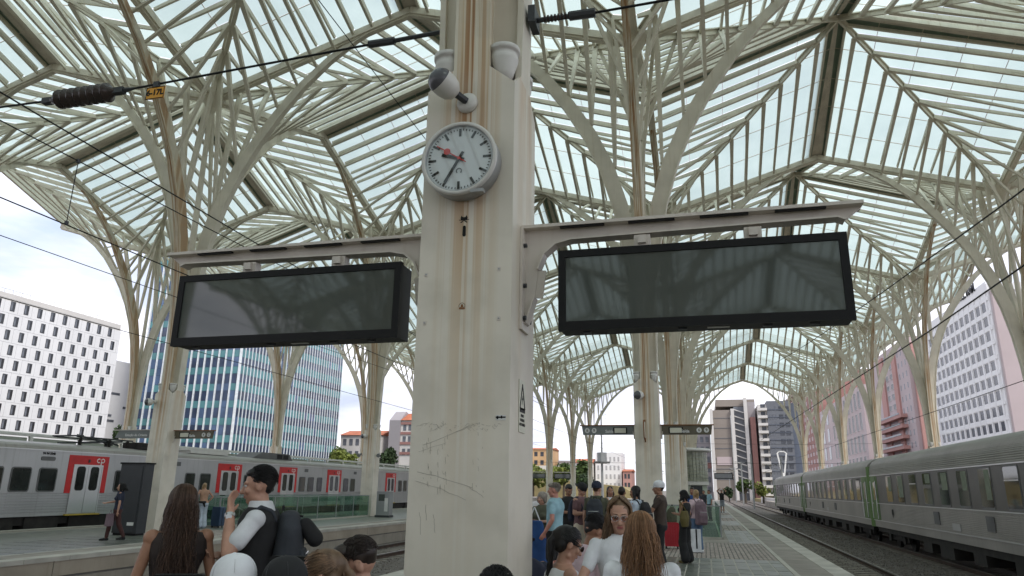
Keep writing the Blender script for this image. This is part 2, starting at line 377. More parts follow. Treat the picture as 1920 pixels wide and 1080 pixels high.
def platform(cx, tag_):
    xl, xr = cx-4.42, cx+4.42; y0, y1 = -60, 152
    core = MB().box(xl+.03, xr-.03, y0, y1, -1.0, -.012)
    p = struct('platform', core, ['joint'])
    # side walls in cast lengths, upper proud and lower recessed
    for sx in (-1, 1):
        e = cx+sx*4.42
        for n in range(0, 30):
            a = 2+n*4.0
            if a > 60: break
            mb = MB().box(min(e, e-sx*.12), max(e, e-sx*.12), a+.012, a+3.988, -.42, -.03); part('wall_panel', mb, 'wall_conc', p)
            mb = MB().box(min(e-sx*.02, e-sx*.2), max(e-sx*.02, e-sx*.2), a+.01, a+3.99, -.95, -.47); part('wall_panel', mb, 'wall_conc_low', p)
        mb = MB().box(min(e, e-sx*.2), max(e, e-sx*.2), 62, y1, -.95, -.03).box(min(e, e-sx*.2), max(e, e-sx*.2), y0, 2, -.95, -.03); part('wall_panel', mb, 'wall_conc', p)
    # edge stones and the slab band inside them
    for sx in (-1, 1):
        def X(a, b): u, v = cx+sx*a, cx+sx*b; return (min(u, v), max(u, v))
        y = 0.
        while y < 62:
            xa, xb = X(4.02, 4.44); part('edge_stone', MB().box(xa, xb, y+.006, y+1.194, -.10, .0), 'platform_edge', p)
            if int(y/1.2) % 2 == 0: xa, xb = X(3.36, 4.012); part('paving_slab', MB().box(xa, xb, y+.006, y+2.394, -.09, -.003+random.uniform(-.002, .002)), 'slab_beige', p)
            y += 1.2
        xa, xb = X(4.02, 4.44); part('edge_stone', MB().box(xa, xb, 62.4, y1, -.1, 0).box(xa, xb, y0, 0, -.1, 0), 'platform_edge', p)
        xa, xb = X(3.36, 4.012); part('paving_slab', MB().box(xa, xb, 62.4, y1, -.09, -.003).box(xa, xb, y0, 0, -.1, -.003), 'slab_beige', p)
        xa, xb = X(3.24, 3.352); part('border_strip', MB().box(xa, xb, y0, y1, -.09, .0), 'light_strip', p)
    return p, cx-3.232, cx+3.232
bands = []   # (y0, y1, kind)
def pave(p, xl, xr, seq, nearY, tiles=True):
    big = MB(); bigc = MB(); strip = MB(); worn = MB()
    for (a, b, kind) in seq:
        if kind == 'g':
            nx = round((xr-xl)/.27); w = (xr-xl)/nx; ny = max(1, round((b-a)/.95)); h = (b-a)/ny
            for i in range(nx):
                for j in range(ny):
                    q = (xl+i*w+.016, xl+(i+1)*w-.016, a+j*h+.02, a+(j+1)*h-.02)
                    if nearY[0] <= a and b <= nearY[1] and tiles and i % 1 == 0: part('glass_tile', MB().box(*q, -.05, -.004+random.uniform(-.0015, .0015)), random.choice(['glass_block', 'glass_block', 'glass_block_worn']), p)
                    else: (worn if random.random() < .3 else big).box(*q, -.05, -.004)
            strip.poly([(xl, a, -.010), (xr, a, -.010), (xr, b, -.010), (xl, b, -.010)])
        else:
            s = .115 if b < 34 else .24
            nx = int((xr-xl)/s); ny = max(1, int((b-a)/s))
            for i in range(nx):
                for j in range(ny):
                    x = xl+(i+.5)*(xr-xl)/nx+random.uniform(-.006, .006); y = a+(j+.5)*(b-a)/ny+random.uniform(-.006, .006); r_ = s*.42; z = -.002+random.uniform(-.004, .003)
                    if s > .2: bigc.box(x-r_, x+r_, y-r_, y+r_, -.03, z)
                    else:
                        k = len(bigc.v); bigc.v += [(x-r_, y-r_, -.02), (x+r_, y-r_, -.02), (x+r_, y+r_, -.02), (x-r_, y+r_, -.02), (x-r_*.8, y-r_*.8, z), (x+r_*.8, y-r_*.8, z), (x+r_*.8, y+r_*.8, z), (x-r_*.8, y+r_*.8, z)]
                        for q in ((4, 5, 6, 7), (0, 1, 5, 4), (1, 2, 6, 5), (2, 3, 7, 6), (3, 0, 4, 7)): bigc.face(tuple(k+t for t in q))
    for nm, mb, mt in (('glass_tile', big, 'glass_block'), ('glass_tile', worn, 'glass_block_worn'), ('cobblestone', bigc, 'cobble')):
        if mb.v: part(nm, mb, mt, p, kind='stuff')
    if strip.v: part('joint_bed', strip, 'light_strip', p)
pA, xl, xr = platform(XA, 'A')
# paving rhythm of the middle platform, dark glass blocks between cobbles
seq = [(-60, 4, 'x'), (6, 9.2, 'c'), (9.2, 12.6, 'g'), (12.6, 15.6, 'c'), (15.6, 19.9, 'g'), (19.9, 25.9, 'c')]
pave(pA, xl, xr, [q for q in seq if q[2] != 'x'], (15, 20))
y = 25.9
seqL = [(25.9, 34.1, 'g'), (34.1, 39.2, 'c'), (39.2, 45, 'g'), (45, 50, 'c'), (50, 56, 'g'), (56, 62, 'c'), (62, 68, 'g'), (68, 75, 'c'), (75, 82, 'g'), (82, 90, 'c'), (90, 97, 'g')]
pave(pA, .68, xr, seqL, (0, 0), False)
struct('platform_surface', MB().box(xl, .67, 25.9, 152, -.08, -.006).box(.67, xr, 97, 152, -.08, -.006).box(xl, xr, -60, 6, -.08, -.006), 'slab_beige')
pB, xl, xr = platform(XA-SP, 'B')
pave(pB, xl+3.3, xr, [(13.5, 16, 'g'), (16, 17.6, 'g'), (17.6, 21, 'g')], (0, 0), False)
pave(pB, xl+3.3, xr, [(21, 24, 'c')], (0, 0), False)
struct('platform_surface', MB().box(xl, xl+3.29, -60, 152, -.08, -.006).box(xl+3.29, xr, 24, 152, -.08, -.006).box(xl+3.29, xr, -60, 13.5, -.08, -.006), 'glass_block_worn')
struct('platform', MB().box(XA+SP-4.42, XA+SP+4.42, -60, 152, -1, -.003), 'slab_beige')
struct('platform', MB().box(XA-2*SP-4.42, XA-2*SP+4.42, -60, 152, -1, -.003), 'slab_beige')

def track(cx, y0, y1, near):
    r = MB()
    for s in (-.834, .834):
        x = cx+s
        r.box(x-.035, x+.035, y0, y1, -.735, -.70).box(x-.012, x+.012, y0, y1, -.82, -.735, 1).box(x-.07, x+.07, y0, y1, -.845, -.82, 1)
    t = struct('railway_track', r, ['rail_top', 'rail_side'])
    sl = MB(); y = y0
    while y < min(y1, 140):
        sl.box(cx-1.3, cx+1.3, y, y+.24, -.90, -.838); y += .6
    part('sleeper', sl, 'sleeper', t, kind='stuff')
for cx, lim in ((4.55, 420), (9.25, 420), (-7.7, 420), (-12.1, 420), (-24.75, 300)): track(cx, -50, lim, 0)
def chips(name, regions, seed):
    rs = np.random.RandomState(seed); V = []; F = []; b = 0
    base = np.array([(1, 0, 0), (0, 1, 0), (-1, 0, 0), (0, -1, 0), (0, 0, 1), (0, 0, -1)], float)
    fs = [(0, 1, 4), (1, 2, 4), (2, 3, 4), (3, 0, 4), (1, 0, 5), (2, 1, 5), (3, 2, 5), (0, 3, 5)]
    for (x0, x1, y0, y1, n, s, z) in regions:
        P = np.stack([rs.uniform(x0, x1, n), y0+(y1-y0)*rs.uniform(0, 1, n)**1.5, rs.uniform(z-.02, z+.015, n)], 1)
        for i in range(n):
            q = base*rs.uniform(.5, 1.1, (6, 3))*s; a = rs.uniform(0, 6.28); c, d = math.cos(a), math.sin(a)
            q = np.stack([q[:, 0]*c-q[:, 1]*d, q[:, 0]*d+q[:, 1]*c, q[:, 2]*.8], 1)+P[i]
            V.append(q); F += [(b+f[0], b+f[1], b+f[2]) for f in fs]; b += 6
    me = bpy.data.meshes.new(name); me.from_pydata(np.concatenate(V).tolist(), [], F); me.materials.append(MAT['stone_chip']); me.update()
    o = link(name, me, kind='stuff'); o['label'] = 'grey brown crushed stone ballast between the rails'; o['category'] = 'gravel'
chips('gravel', [(2.95, 7.9, 17, 45, 9500, .038, -.85), (-12.9, -6.1, 6, 30, 8000, .04, -.85), (3.0, 8.0, 45, 80, 3000, .06, -.85)], 3)
# ---------------------------------------------------------------- trains
mat('stainless', (.45, .45, .45), .38, .55, .10, .5, streak=.3, streak_col=(.16, .14, .12))
mat('stainless_bright', (.62, .62, .62), .3, .6, .06, 1)
mat('stainless_dull', (.33, .315, .29), .42, .35, .14, .6, streak=.4, streak_col=(.16, .14, .12))
mat('band_grey', (.075, .07, .062), .4, .1, .15, 1)
mat('train_glass', (.018, .021, .02), .06, 0, .5, 1.1, spec=.8)
mat('blind', (.20, .23, .17), .8, 0, .15, 5)
mat('bogie', (.018, .016, .014), .8, 0, .5, 3)
mat('green_paint', (.11, .19, .055), .5, 0, .2, 1.5, streak=.4, streak_col=(.06, .09, .03))
mat('window_rubber', (.13, .13, .13), .5)
mat('yellow_step', (.45, .33, .05), .6)
mat('roof_grey', (.12, .12, .12), .7, 0, .2, 1.2)
def side_profile(z0, z1, pitch, amp):
    pts = []; n = int((z1-z0)/pitch)
    for i in range(n):
        z = z0+i*(z1-z0)/n; h = (z1-z0)/n
        pts += [(0, z), (0, z+h*.45), (amp, z+h*.55), (amp, z+h*.9)]
    pts.append((0, z1)); return pts
def extrude_side(mb, pts, x, sx, y0, y1, mi=0):
    """profile (inward offset, z) swept along Y. sx=+1: outward is +X"""
    b = len(mb.v); n = len(pts)
    for y in (y0, y1):
        for o, z in pts: mb.v.append((x-sx*o, y, z))
    for i in range(n-1): mb.face((b+i, b+i+1, b+n+i+1, b+n+i), mi)
def bogie(parent, cx, y):
    b = MB().box(cx-1.15, cx-1.0, y-1.7, y+1.7, -.35, -.12).box(cx+1.0, cx+1.15, y-1.7, y+1.7, -.35, -.12).box(cx-1.1, cx+1.1, y-.25, y+.25, -.3, 0)
    for s in (-1.12, 1.12):
        for d in (-1.25, 1.25):
            b.box(cx+s-.12, cx+s+.12, y+d-.18, y+d+.18, -.42, -.1); b.tube((cx+s*.95, y+d*.5, -.25), (cx+s*.95, y+d*.5, 0), .1, .1, 8)
    bo = part('bogie', b, 'bogie', parent)
    for d in (-1.25, 1.25):
        for s in (-.83, .83): part('wheel', MB().tube((cx+s-.07, y+d, -.25), (cx+s+.07, y+d, -.25), .45, .45, 20).tube((cx+s-.1, y+d, -.25), (cx+s+.1, y+d, -.25), .12, .12, 12), 'bogie', bo)
def rrect(cy, cz, w, h, r, n=4):
    pts = []
    for (sy, sz, a0) in ((1, 1, 0), (-1, 1, 90), (-1, -1, 180), (1, -1, 270)):
        for i in range(n+1):
            a = R(a0+90*i/n); pts.append((cy+sy*(w/2-r)+r*math.cos(a), cz+sz*(h/2-r)+r*math.sin(a)))
    return pts
def ribbed_carriage(y0, y1, lab):
    """fluted stainless carriage of the right train"""
    x = 7.86; cx = 9.31; c = thing('railway_carriage', lab, 'train carriage', (0, 0, 0), 0, 'fluted carriages of the right train')
    a, e = y0+.35, y1-.35
    low = MB(); extrude_side(low, side_profile(.42, 1.17, .052, .014), x, -1, a, e); extrude_side(low, side_profile(.42, 1.17, .052, .014), 2*cx-x, 1, a, e)
    part('lower_side', low, 'stainless_dull', c)
    part('skirt', MB().box(x+.02, 2*cx-x-.02, a, e, .12, .40), 'stainless_dull', c)
    part('floor_frame', MB().box(x+.1, 2*cx-x-.1, a+.2, e-.2, -.1, .12), 'bogie', c)
    part('waist_rail', MB().box(x-.025, x+.05, a, e, 1.17, 1.205).box(x-.02, x+.05, a, e, .395, .43), 'stainless_bright', c)
    part('window_band', MB().box(x-.004, 2*cx-x+.004, a, e, 1.205, 2.44), 'band_grey', c)
    part('cant_rail', MB().box(x-.03, x+.06, a, e, 2.44, 2.475), 'stainless_bright', c)
    prof = []
    for i in range(27):
        t = i/26; ang = R(180-8-t*164); 
        px = cx+1.45*math.copysign(abs(math.cos(ang))**.75, math.cos(ang)); pz = 2.62+.78*math.sin(ang)**.8
        prof.append((px, pz))
    prof = [(x, 2.475)]+prof+[(2*cx-x, 2.475)]
    fine = []
    for (p, q) in zip(prof, prof[1:]):
        L = math.hypot(q[0]-p[0], q[1]-p[1]); k = max(1, round(L/.06)); nx_, nz_ = -(q[1]-p[1])/L, (q[0]-p[0])/L
        for i in range(k):
            t = i/k; t2 = (i+.5)/k; fine.append((p[0]+(q[0]-p[0])*t, p[1]+(q[1]-p[1])*t)); fine.append((p[0]+(q[0]-p[0])*t2+nx_*.014, p[1]+(q[1]-p[1])*t2+nz_*.014))
    fine.append(prof[-1]); rf = MB(); n = len(fine)
    for y in (a, e):
        for q in fine: rf.v.append((q[0], y, q[1]))
    for i in range(n-1): rf.face((i, i+1, n+i+1, n+i))
    rf.face(tuple(range(n))); rf.face(tuple(range(n, 2*n)))
    part('roof', rf, 'stainless_dull', c)
    # end doors in green with grab rails
    for ye, s in ((y0, 1), (y1, -1)):
        p0, p1 = sorted((ye+s*.35, ye+s*1.75)); part('vestibule_panel', MB().box(x-.012, x+.03, p0, p1, .42, 2.44), 'green_paint', c)
        d0, d1 = sorted((ye+s*.75, ye+s*1.5)); dr = part('door', MB().box(x-.03, x+.0, d0, d1, .45, 2.38), 'green_paint', c)
        part('door_window', MB().box(x-.036, x-.028, d0+.2, d1-.2, 1.35, 2.15), 'train_glass', dr)
        part('grab_rail', MB().tube((x-.07, ye+s*.6, .5), (x-.07, ye+s*.6, 2.2), .02, n=6).tube((x-.07, ye+s*1.62, .5), (x-.07, ye+s*1.62, 2.2), .02, n=6), 'stainless_bright', c)
        g0, g1 = sorted((ye-s*.0, ye+s*.36)); part('gangway', MB().box(x+.25, 2*cx-x-.25, g0, g1, .0, 3.1), 'rubber', c)
        g0, g1 = sorted((ye+s*.1, ye+s*.36)); part('corner_post', MB().tube((x+.12, ye+s*.24, .1), (x+.12, ye+s*.24, 2.9), .16, n=12), 'green_paint', c)
        part('buffer', MB().tube((cx-.95, ye+s*.3, .0), (cx-.95, ye-s*.1, .0), .06, n=8).tube((cx-.95, ye-s*.05, 0), (cx-.95, ye-s*.1, 0), .2, n=12), 'bogie', c)
        bogie(c, cx, ye+s*3.4)
    y = y0+2.75; i = 0
    while y < y1-2.3:
        w = 1.05
        f = MB(); pts = rrect(y, 1.82, w, 1.19, .09); f.prism(pts, 'x', x-.014, x-.004)
        fo = part('window', f, 'window_rubber', c)
        f = MB(); pts = rrect(y, 1.83, w-.08, 1.08, .07); f.prism(pts, 'x', x-.02, x-.012); part('pane', f, 'train_glass', fo)
        rr = random.random()
        if rr < .3: part('hopper_frame', MB().box(x-.028, x-.018, y-w/2+.05, y+w/2-.05, 2.0, 2.03), 'stainless_bright', fo)
        if rr > .55: part('blind', MB().box(x-.023, x-.0205, y-w/2+.1, y+w/2-.1-random.uniform(.1, .6), 2.33-random.uniform(.15, .9), 2.34), 'blind', fo)
        y += 1.95; i += 1
    for yy in (y0+10.6, y1-10.6): part('grille', MB().box(x-.02, x+.01, yy-.32, yy+.32, .62, 1.04), 'roof_grey', c)
    for yy in (y1-4.25,):
        lm = text_mesh('emblem', 'φ', .42, 'black_metal', .004, bold=.012); o = link('emblem', lm, c); facing(o, (x-.022, yy, .86), 'W')
    for yy in (y0+6.5, y0+9, y0+12.5, y0+15.5, y0+18): part('equipment_box', MB().box(x+.12, x+1.2, yy-.7, yy+random.uniform(.3, .9), -.55+random.uniform(0, .15), .1), 'bogie', c)
    part('hatch', MB().box(x-.018, x+.01, y0+13.3, y0+14.1, .5, .72), 'stainless', c)
ribbed_carriage(13.75, 40.1, 'nearest fluted stainless carriage, dark framed windows filling the lower right edge')
ribbed_carriage(40.1, 66.45, 'middle fluted stainless carriage between the two green gangway ends')
ribbed_carriage(66.45, 92.6, 'last fluted stainless carriage, farthest down the right track')

def red_door_carriage(y0, y1, doors, wins, lab, extra=None):
    x = -23.3; cx = -24.75; W = 1.45; c = thing('railway_carriage', lab, 'train carriage', (0, 0, 0), 0, 'silver carriages of the left train with red doorways')
    a, e = y0+.12, y1-.12
    body = MB().box(cx-W, cx+W, a, e, 1.2, 2.72); part('body', body, 'stainless', c)
    low = MB(); extrude_side(low, side_profile(.46, 1.2, .085, .025), x, 1, a, e); extrude_side(low, side_profile(.46, 1.2, .085, .025), cx-W, -1, a, e); low.box(cx-W, cx+W, a, e, .40, .46)
    low.poly([(cx-W, a, .4), (cx+W, a, .4), (cx+W, a, 1.2), (cx-W, a, 1.2)]).poly([(cx-W, e, .4), (cx+W, e, .4), (cx+W, e, 1.2), (cx-W, e, 1.2)])
    part('lower_side', low, 'stainless', c)
    n = 12; rf = MB(); P = []
    for i in range(n+1): t = math.pi*i/n; P.append((cx+W*math.cos(t)*1.0, 2.72+.34*math.sin(t)**.7 if 0 < i < n else 2.72))
    rf.prism(P, 'y', a, e); part('roof', rf, 'stainless_dull', c)
    part('rain_gutter', MB().box(x-.02, x+.03, a, e, 2.70, 2.735), 'stainless_bright', c)
    part('underframe', MB().box(cx-W+.15, cx+W-.15, a, e, .1, .4), 'bogie', c)
    yy = y0+1.2
    while yy < y1-2:
        L = random.uniform(1.1, 2.2); part('equipment_box', MB().box(x-1.0, x-.08, yy, yy+L, -.5+random.uniform(0, .2), .36), 'bogie', c); yy += L+random.uniform(.2, .6)
    for ye in (y0+3.6, y1-3.6): bogie(c, cx, ye)
    for (d0, d1) in doors:
        m = (d0+d1)/2; o0, o1 = m-.66, m+.66
        part('door_surround', MB().box(x, x+.012, d0, o0, 1.2, 2.22).box(x, x+.012, o1, d1, 1.2, 2.22).box(x, x+.012, d0, d1, 2.22, 2.6), 'red_paint', c)
        part('door_frame', MB().box(x+.0, x+.03, o0-.05, o0, .45, 2.26).box(x, x+.03, o1, o1+.05, .45, 2.26).box(x, x+.03, o0, o1, 2.2, 2.26), 'stainless_bright', c)
        for s in (-1, 1):
            q0, q1 = sorted((m+s*.012, m+s*.65)); dr = part('door', MB().box(x-.02, x+.018, q0, q1, .47, 2.2), 'stainless_bright', c)
            part('door_window', MB().prism(rrect((q0+q1)/2, 1.74, .36, .84, .1), 'x', x+.016, x+.024), 'train_glass', dr)
            part('gasket', MB().prism(rrect((q0+q1)/2, 1.74, .42, .90, .12), 'x', x+.014, x+.021), 'rubber', dr)
        part('step', MB().box(x-.02, x+.1, o0-.15, o1+.15, .39, .44), 'yellow_step', c)
        # cp mark: c and p drawn as one looping ribbon
        lg_ = MB(); yy, zz = d1-.42, 2.43
        def ring(cy, cz, a0, a1, r=.072, w=.036):
            k = 12; b = len(lg_.v)
            for i in range(k+1):
                t = R(a0+(a1-a0)*i/k)
                for rr in (r-w/2, r+w/2):
                    lg_.v.append((x+.014, cy+rr*math.cos(t)*1.15, cz+rr*math.sin(t)))
            for i in range(k): lg_.face((b+2*i, b+2*i+1, b+2*i+3, b+2*i+2))
        ring(yy-.1, zz, 60, 310); ring(yy+.1, zz, -130, 170); lg_.poly([(x+.0145, yy+.005, zz-.19), (x+.0145, yy+.055, zz-.19), (x+.0145, yy+.06, zz-.02), (x+.0145, yy+.01, zz-.02)])
        lg_.poly([(x+.0145, yy-.07, zz+.08), (x+.0145, yy-.05, zz+.05), (x+.0145, yy+.07, zz-.08), (x+.0145, yy+.05, zz-.05)])
        part('logo', lg_, 'white', c)
        part('lamp', MB().box(x+.01, x+.03, m-.06, m+.02, 2.34, 2.46), 'dark_grey', c)
    for (w0, w1) in wins:
        f = part('window', MB().prism(rrect((w0+w1)/2, 1.67, w1-w0, .86, .1), 'x', x+.0, x+.02), 'window_rubber', c)
        part('pane', MB().prism(rrect((w0+w1)/2, 1.67, w1-w0-.09, .77, .07), 'x', x+.015, x+.024), 'train_glass', f)
    if extra: extra(c, x, cx)
    return c
def ex1(c, x, cx):
    part('vent', MB().prism(rrect(22.0, 2.42, .62, .15, .07), 'x', x, x+.02), 'window_rubber', c)
    lm = text_mesh('car_number', '94 94 2240', .12, 'black_metal', .003, bold=.004); o = link('car_number', lm, c); facing(o, (x+.012, 22.0, 2.60), 'E')
    # pantograph frame folded on the roof
    f = MB(); 
    for (p, q) in (((-24.2, 24.2, 3.12), (-24.2, 26.4, 3.3)), ((-25.3, 24.2, 3.12), (-25.3, 26.4, 3.3)), ((-24.2, 24.0, 3.36), (-24.2, 27.0, 3.36)), ((-25.3, 24.0, 3.36), (-25.3, 27.0, 3.36)), ((-24.0, 24.1, 3.4), (-25.5, 24.1, 3.4)), ((-24.2, 25.3, 3.36), (-25.3, 25.3, 3.36)), ((-24.2, 26.4, 3.3), (-25.3, 26.4, 3.3)), ((-24.2, 25.3, 3.36), (-24.2, 26.2, 3.12)), ((-24.5, 26.2, 3.15), (-24.5, 24.3, 3.45))):
        f.tube(p, q, .035, n=6)
    part('pantograph', f, 'dark_grey', c)
    for k, (px, py) in enumerate(((-24.1, 24.1), (-24.1, 25.6), (-24.1, 26.6), (-24.15, 27.0), (-24.2, 27.25), (-25.2, 26.6))):
        b = MB()
        for i in range(5): b.tube((px, py, 3.02+i*.06), (px, py, 3.05+i*.06), .09, n=10); b.tube((px, py, 3.05+i*.06), (px, py, 3.08+i*.06), .055, n=8)
        part('insulator', b, 'bogie', c)
    part('roof_box', MB().box(-24.6, -23.8, 26.9, 27.9, 3.02, 3.3), 'bogie', c)
def ex2(c, x, cx):
    b = MB().box(-24.9, -23.75, 30.2, 33.3, 3.14, 3.22).box(-24.9, -23.75, 30.3, 33.2, 3.02, 3.14)
    part('roof_unit', b, 'white_paint', c)
    b = MB().prism([(35.4, 2.98), (39.6, 2.98), (39.2, 3.36), (36.4, 3.36)], 'x', -25.2, -23.85); r_ = part('roof_unit', b, 'roof_grey', c)
    part('louvre', MB().box(-23.86, -23.84, 37.9, 38.45, 3.05, 3.3).box(-23.86, -23.84, 38.55, 39.1, 3.05, 3.3), 'black_metal', r_)
    for yy in (29.05, 34.9+.3, 40.45, 46.95): part('vent', MB().box(x, x+.015, yy-.3, yy+.1, 2.38, 2.56), 'roof_grey', c)
red_door_carriage(6.0, 27.95, [(10.1, 12.1), (22.93, 24.88)], [(13.6, 14.5), (15.0, 15.9), (16.2, 17.1), (18.4, 19.3), (19.4, 20.3), (20.58, 21.4), (21.7, 22.5), (25.3, 26.2), (26.4, 27.2)], 'silver carriage with folded pantograph and red doorway, nearest on the left track', ex1)
red_door_carriage(28.2, 50.2, [(31.88, 33.85), (37.4, 39.3), (42.95, 44.85)], [(29.55, 30.25), (30.6, 31.4), (34.1, 34.85), (35.3, 36.0), (36.3, 37.0), (39.6, 40.3), (40.6, 41.3), (41.7, 42.35), (45.2, 45.9), (46.2, 46.9)], 'silver carriage with three red doorways and grey roof units, middle of the left train', ex2)
red_door_carriage(50.45, 72.4, [(51.95, 53.9), (60, 62)], [(54.4, 55.1), (55.4, 56.1), (56.5, 57.2)], 'silver carriage seen just left of the clock pillar, farthest of the left train')
# ---------------------------------------------------------------- city beyond the platforms
mat('cladding_white', (.78, .78, .78), .5, 0, .05, .2)
mat('seam', (.42, .42, .43), .7)
mat('slit_glass', (.03, .032, .036), .2, 0, .4, .6)
mat('teal_glass', (.09, .23, .25), .25, .1, .25, .25)
mat('navy_glass', (.03, .05, .10), .12, .1, .5, .3, spec=.8)
mat('blue_glass', (.07, .12, .22), .12, .1, .4, .3, spec=.8)
mat('fin_white', (.72, .76, .78), .5)
mat('terracotta', (.42, .13, .06), .8, 0, .2, .5)
mat('render_white', (.62, .60, .57), .8, 0, .08, .2)
mat('render_grey', (.32, .30, .31), .8, 0, .08, .15)
mat('render_pink', (.47, .265, .235), .8, 0, .07, .12)
mat('pale_pink', (.50, .42, .42), .8, 0, .06, .12)
mat('brick_red', (.32, .17, .15), .85, 0, .15, .3)
mat('beige_block', (.27, .235, .205), .85, 0, .1, .12)
mat('slate_grey', (.15, .16, .18), .7, 0, .12, .12)
mat('slate_blue', (.11, .13, .17), .7, 0, .12, .12)
mat('orange_house', (.52, .34, .18), .8, 0, .08, .2)
mat('win_dark', (.05, .055, .065), .2, 0, .5, .7)
mat('win_mid', (.13, .14, .16), .3, 0, .5, .7)
mat('foliage', (.06, .10, .022), .8, 0, .6, .5)
mat('foliage_dark', (.03, .055, .018), .8, 0, .6, .5)
mat('foliage_yellow', (.14, .17, .03), .8, 0, .5, .5)
mat('bark', (.09, .07, .05), .9)
mat('pale_green', (.42, .47, .38), .45, 0, .1, .3)
mat('galvanised', (.30, .31, .31), .5, .4, .15, 1)
mat('dry_grass', (.28, .23, .11), .95, 0, .3, .3)

# white office block with staggered slit windows
b = thing('office_block', 'white clad office block with staggered dark slit windows, left edge', 'building', (-95, 78, 0))
part('wall', MB().box(-30, 0, -35, 21.6, -.9, 26.4), 'cladding_white', b)
part('parapet', MB().box(-29.6, -.05, -34.8, 21.4, 26.4, 27.5), 'render_white', b)
rl = MB()
for i in range(40): rl.bar((-.3, -34+i*1.4, 27.5), (-.3, -34+i*1.4, 28.1), .04, .04)
rl.bar((-.3, -34, 28.1), (-.3, 21, 28.1), .05, .05); part('roof_railing', rl, 'galvanised', b)
pitch = 2.26; zr = 2.06; wf = MB().box(-.12, .03, -.38, .38, -.71, .71).mesh('window', 'slit_glass'); wp = MB().box(.03, .05, -.32, -.03, -.6, .6).mesh('pane', 'win_mid')
sm = MB()
for r_ in range(12):
    zc = 25.75-r_*zr; off = (0 if r_ % 2 == 0 else .95)
    sm.box(-.01, .015, -35, 21.5, zc+1.0, zc+1.03)
    for c_ in range(-15, 10):
        yc = 1.1+c_*pitch+off
        if yc > 21: continue
        if yc < -34 or zc < 8.4: continue
        w = link('window', wf, b, (0, yc, zc)); link('pane', wp, w)
        sm.box(-.01, .013, yc+.9, yc+.93, zc-1.0, zc+1.0)
part('cladding_seam', sm, 'seam', b, kind='stuff')
b = thing('white_block', 'bright white block with few narrow windows, squeezed beside the slit window office', 'building', (-112, 113, 0))
part('wall', MB().box(-14, 0, 0, 22, -.9, 25), 'cladding_white', b)
for (yy, zz) in ((5.5, 18.5), (4.2, 14.2), (5, 13.2), (9, 16)): part('window', MB().box(-.05, .05, yy-1.1, yy+1.1, zz-.22, zz+.22), 'win_mid', b)

# glass tower with white fins
b = thing('glass_tower', 'tall blue and teal glass tower striped with white vertical fins', 'building', (-80, 112.2, 0))
part('core', MB().box(-20.9, -.25, .25, 38.4, -.9, 46), 'navy_glass', b)
FL = 3.05
pans = {'teal_glass': MB(), 'navy_glass': MB(), 'blue_glass': MB()}
random.seed(21)
for f_ in range(15):
    z = -.5+f_*FL
    for i in range(14):
        x0 = -20.8+i*1.48; pans['teal_glass' if random.random() < .85 else 'blue_glass'].box(x0, x0+1.4, .12, .2, z, z+1.25)
        pans['navy_glass' if random.random() < .55 else 'blue_glass'].box(x0, x0+1.4, .13, .2, z+1.3, z+3.0)
    for i in range(36):
        y0 = .3+i*1.06; pans['teal_glass' if random.random() < .92 else 'blue_glass'].box(-.2, -.1, y0, y0+1.0, z, z+1.45)
        pans['navy_glass'].box(-.2, -.12, y0, y0+1.0, z+1.5, z+3.0)
for k, v in pans.items(): part('curtain_pane', v, k, b, kind='stuff')
fm = MB().box(-.10, .10, -.2, .12, -.2, 46.4).mesh('fin', 'fin_white'); fm2 = MB().box(-.12, .12, -.08, .08, -.2, 46.4).mesh('fin', 'fin_white')
for i in range(15): link('fin', fm, b, (-20.85+i*1.48, .05, 0))
for i in range(37): link('fin', fm2, b, (-.1, .25+i*1.06, 0))

def windows(b, face, u0, u1, z0, z1, nu, nz, w, h, proud=.06, matn='win_dark', frame=None, skip=0, depth=.1):
    """grid of windows on a face; face = ('x', X, out) or ('y', Y, out)"""
    ax, P, out = face
    if ax == 'x': a, c = sorted((P, P+out*proud)); me = MB().box(a-P, c-P, -w/2, w/2, -h/2, h/2).mesh('window', matn)
    else: a, c = sorted((P, P+out*proud)); me = MB().box(-w/2, w/2, a-P, c-P, -h/2, h/2).mesh('window', matn)
    fr = None
    if frame:
        m = MB(); t = .12
        for (p0, p1, q0, q1) in ((-w/2-t, w/2+t, h/2, h/2+t), (-w/2-t, w/2+t, -h/2-t, -h/2), (-w/2-t, -w/2, -h/2, h/2), (w/2, w/2+t, -h/2, h/2), (-.05, .05, -h/2, h/2)):
            d0, d1 = sorted((0, out*(proud+depth)))
            if ax == 'x': m.box(d0, d1, p0, p1, q0, q1)
            else: m.box(p0, p1, d0, d1, q0, q1)
        fr = m.mesh('frame', frame)
    for i in range(nu):
        for j in range(nz):
            if skip and random.random() < skip: continue
            u = u0+(i+.5)*(u1-u0)/nu; z = z0+(j+.5)*(z1-z0)/nz
            o = link('window', me, b, (P, u, z) if ax == 'x' else (u, P, z))
            if fr: link('frame', fr, o)

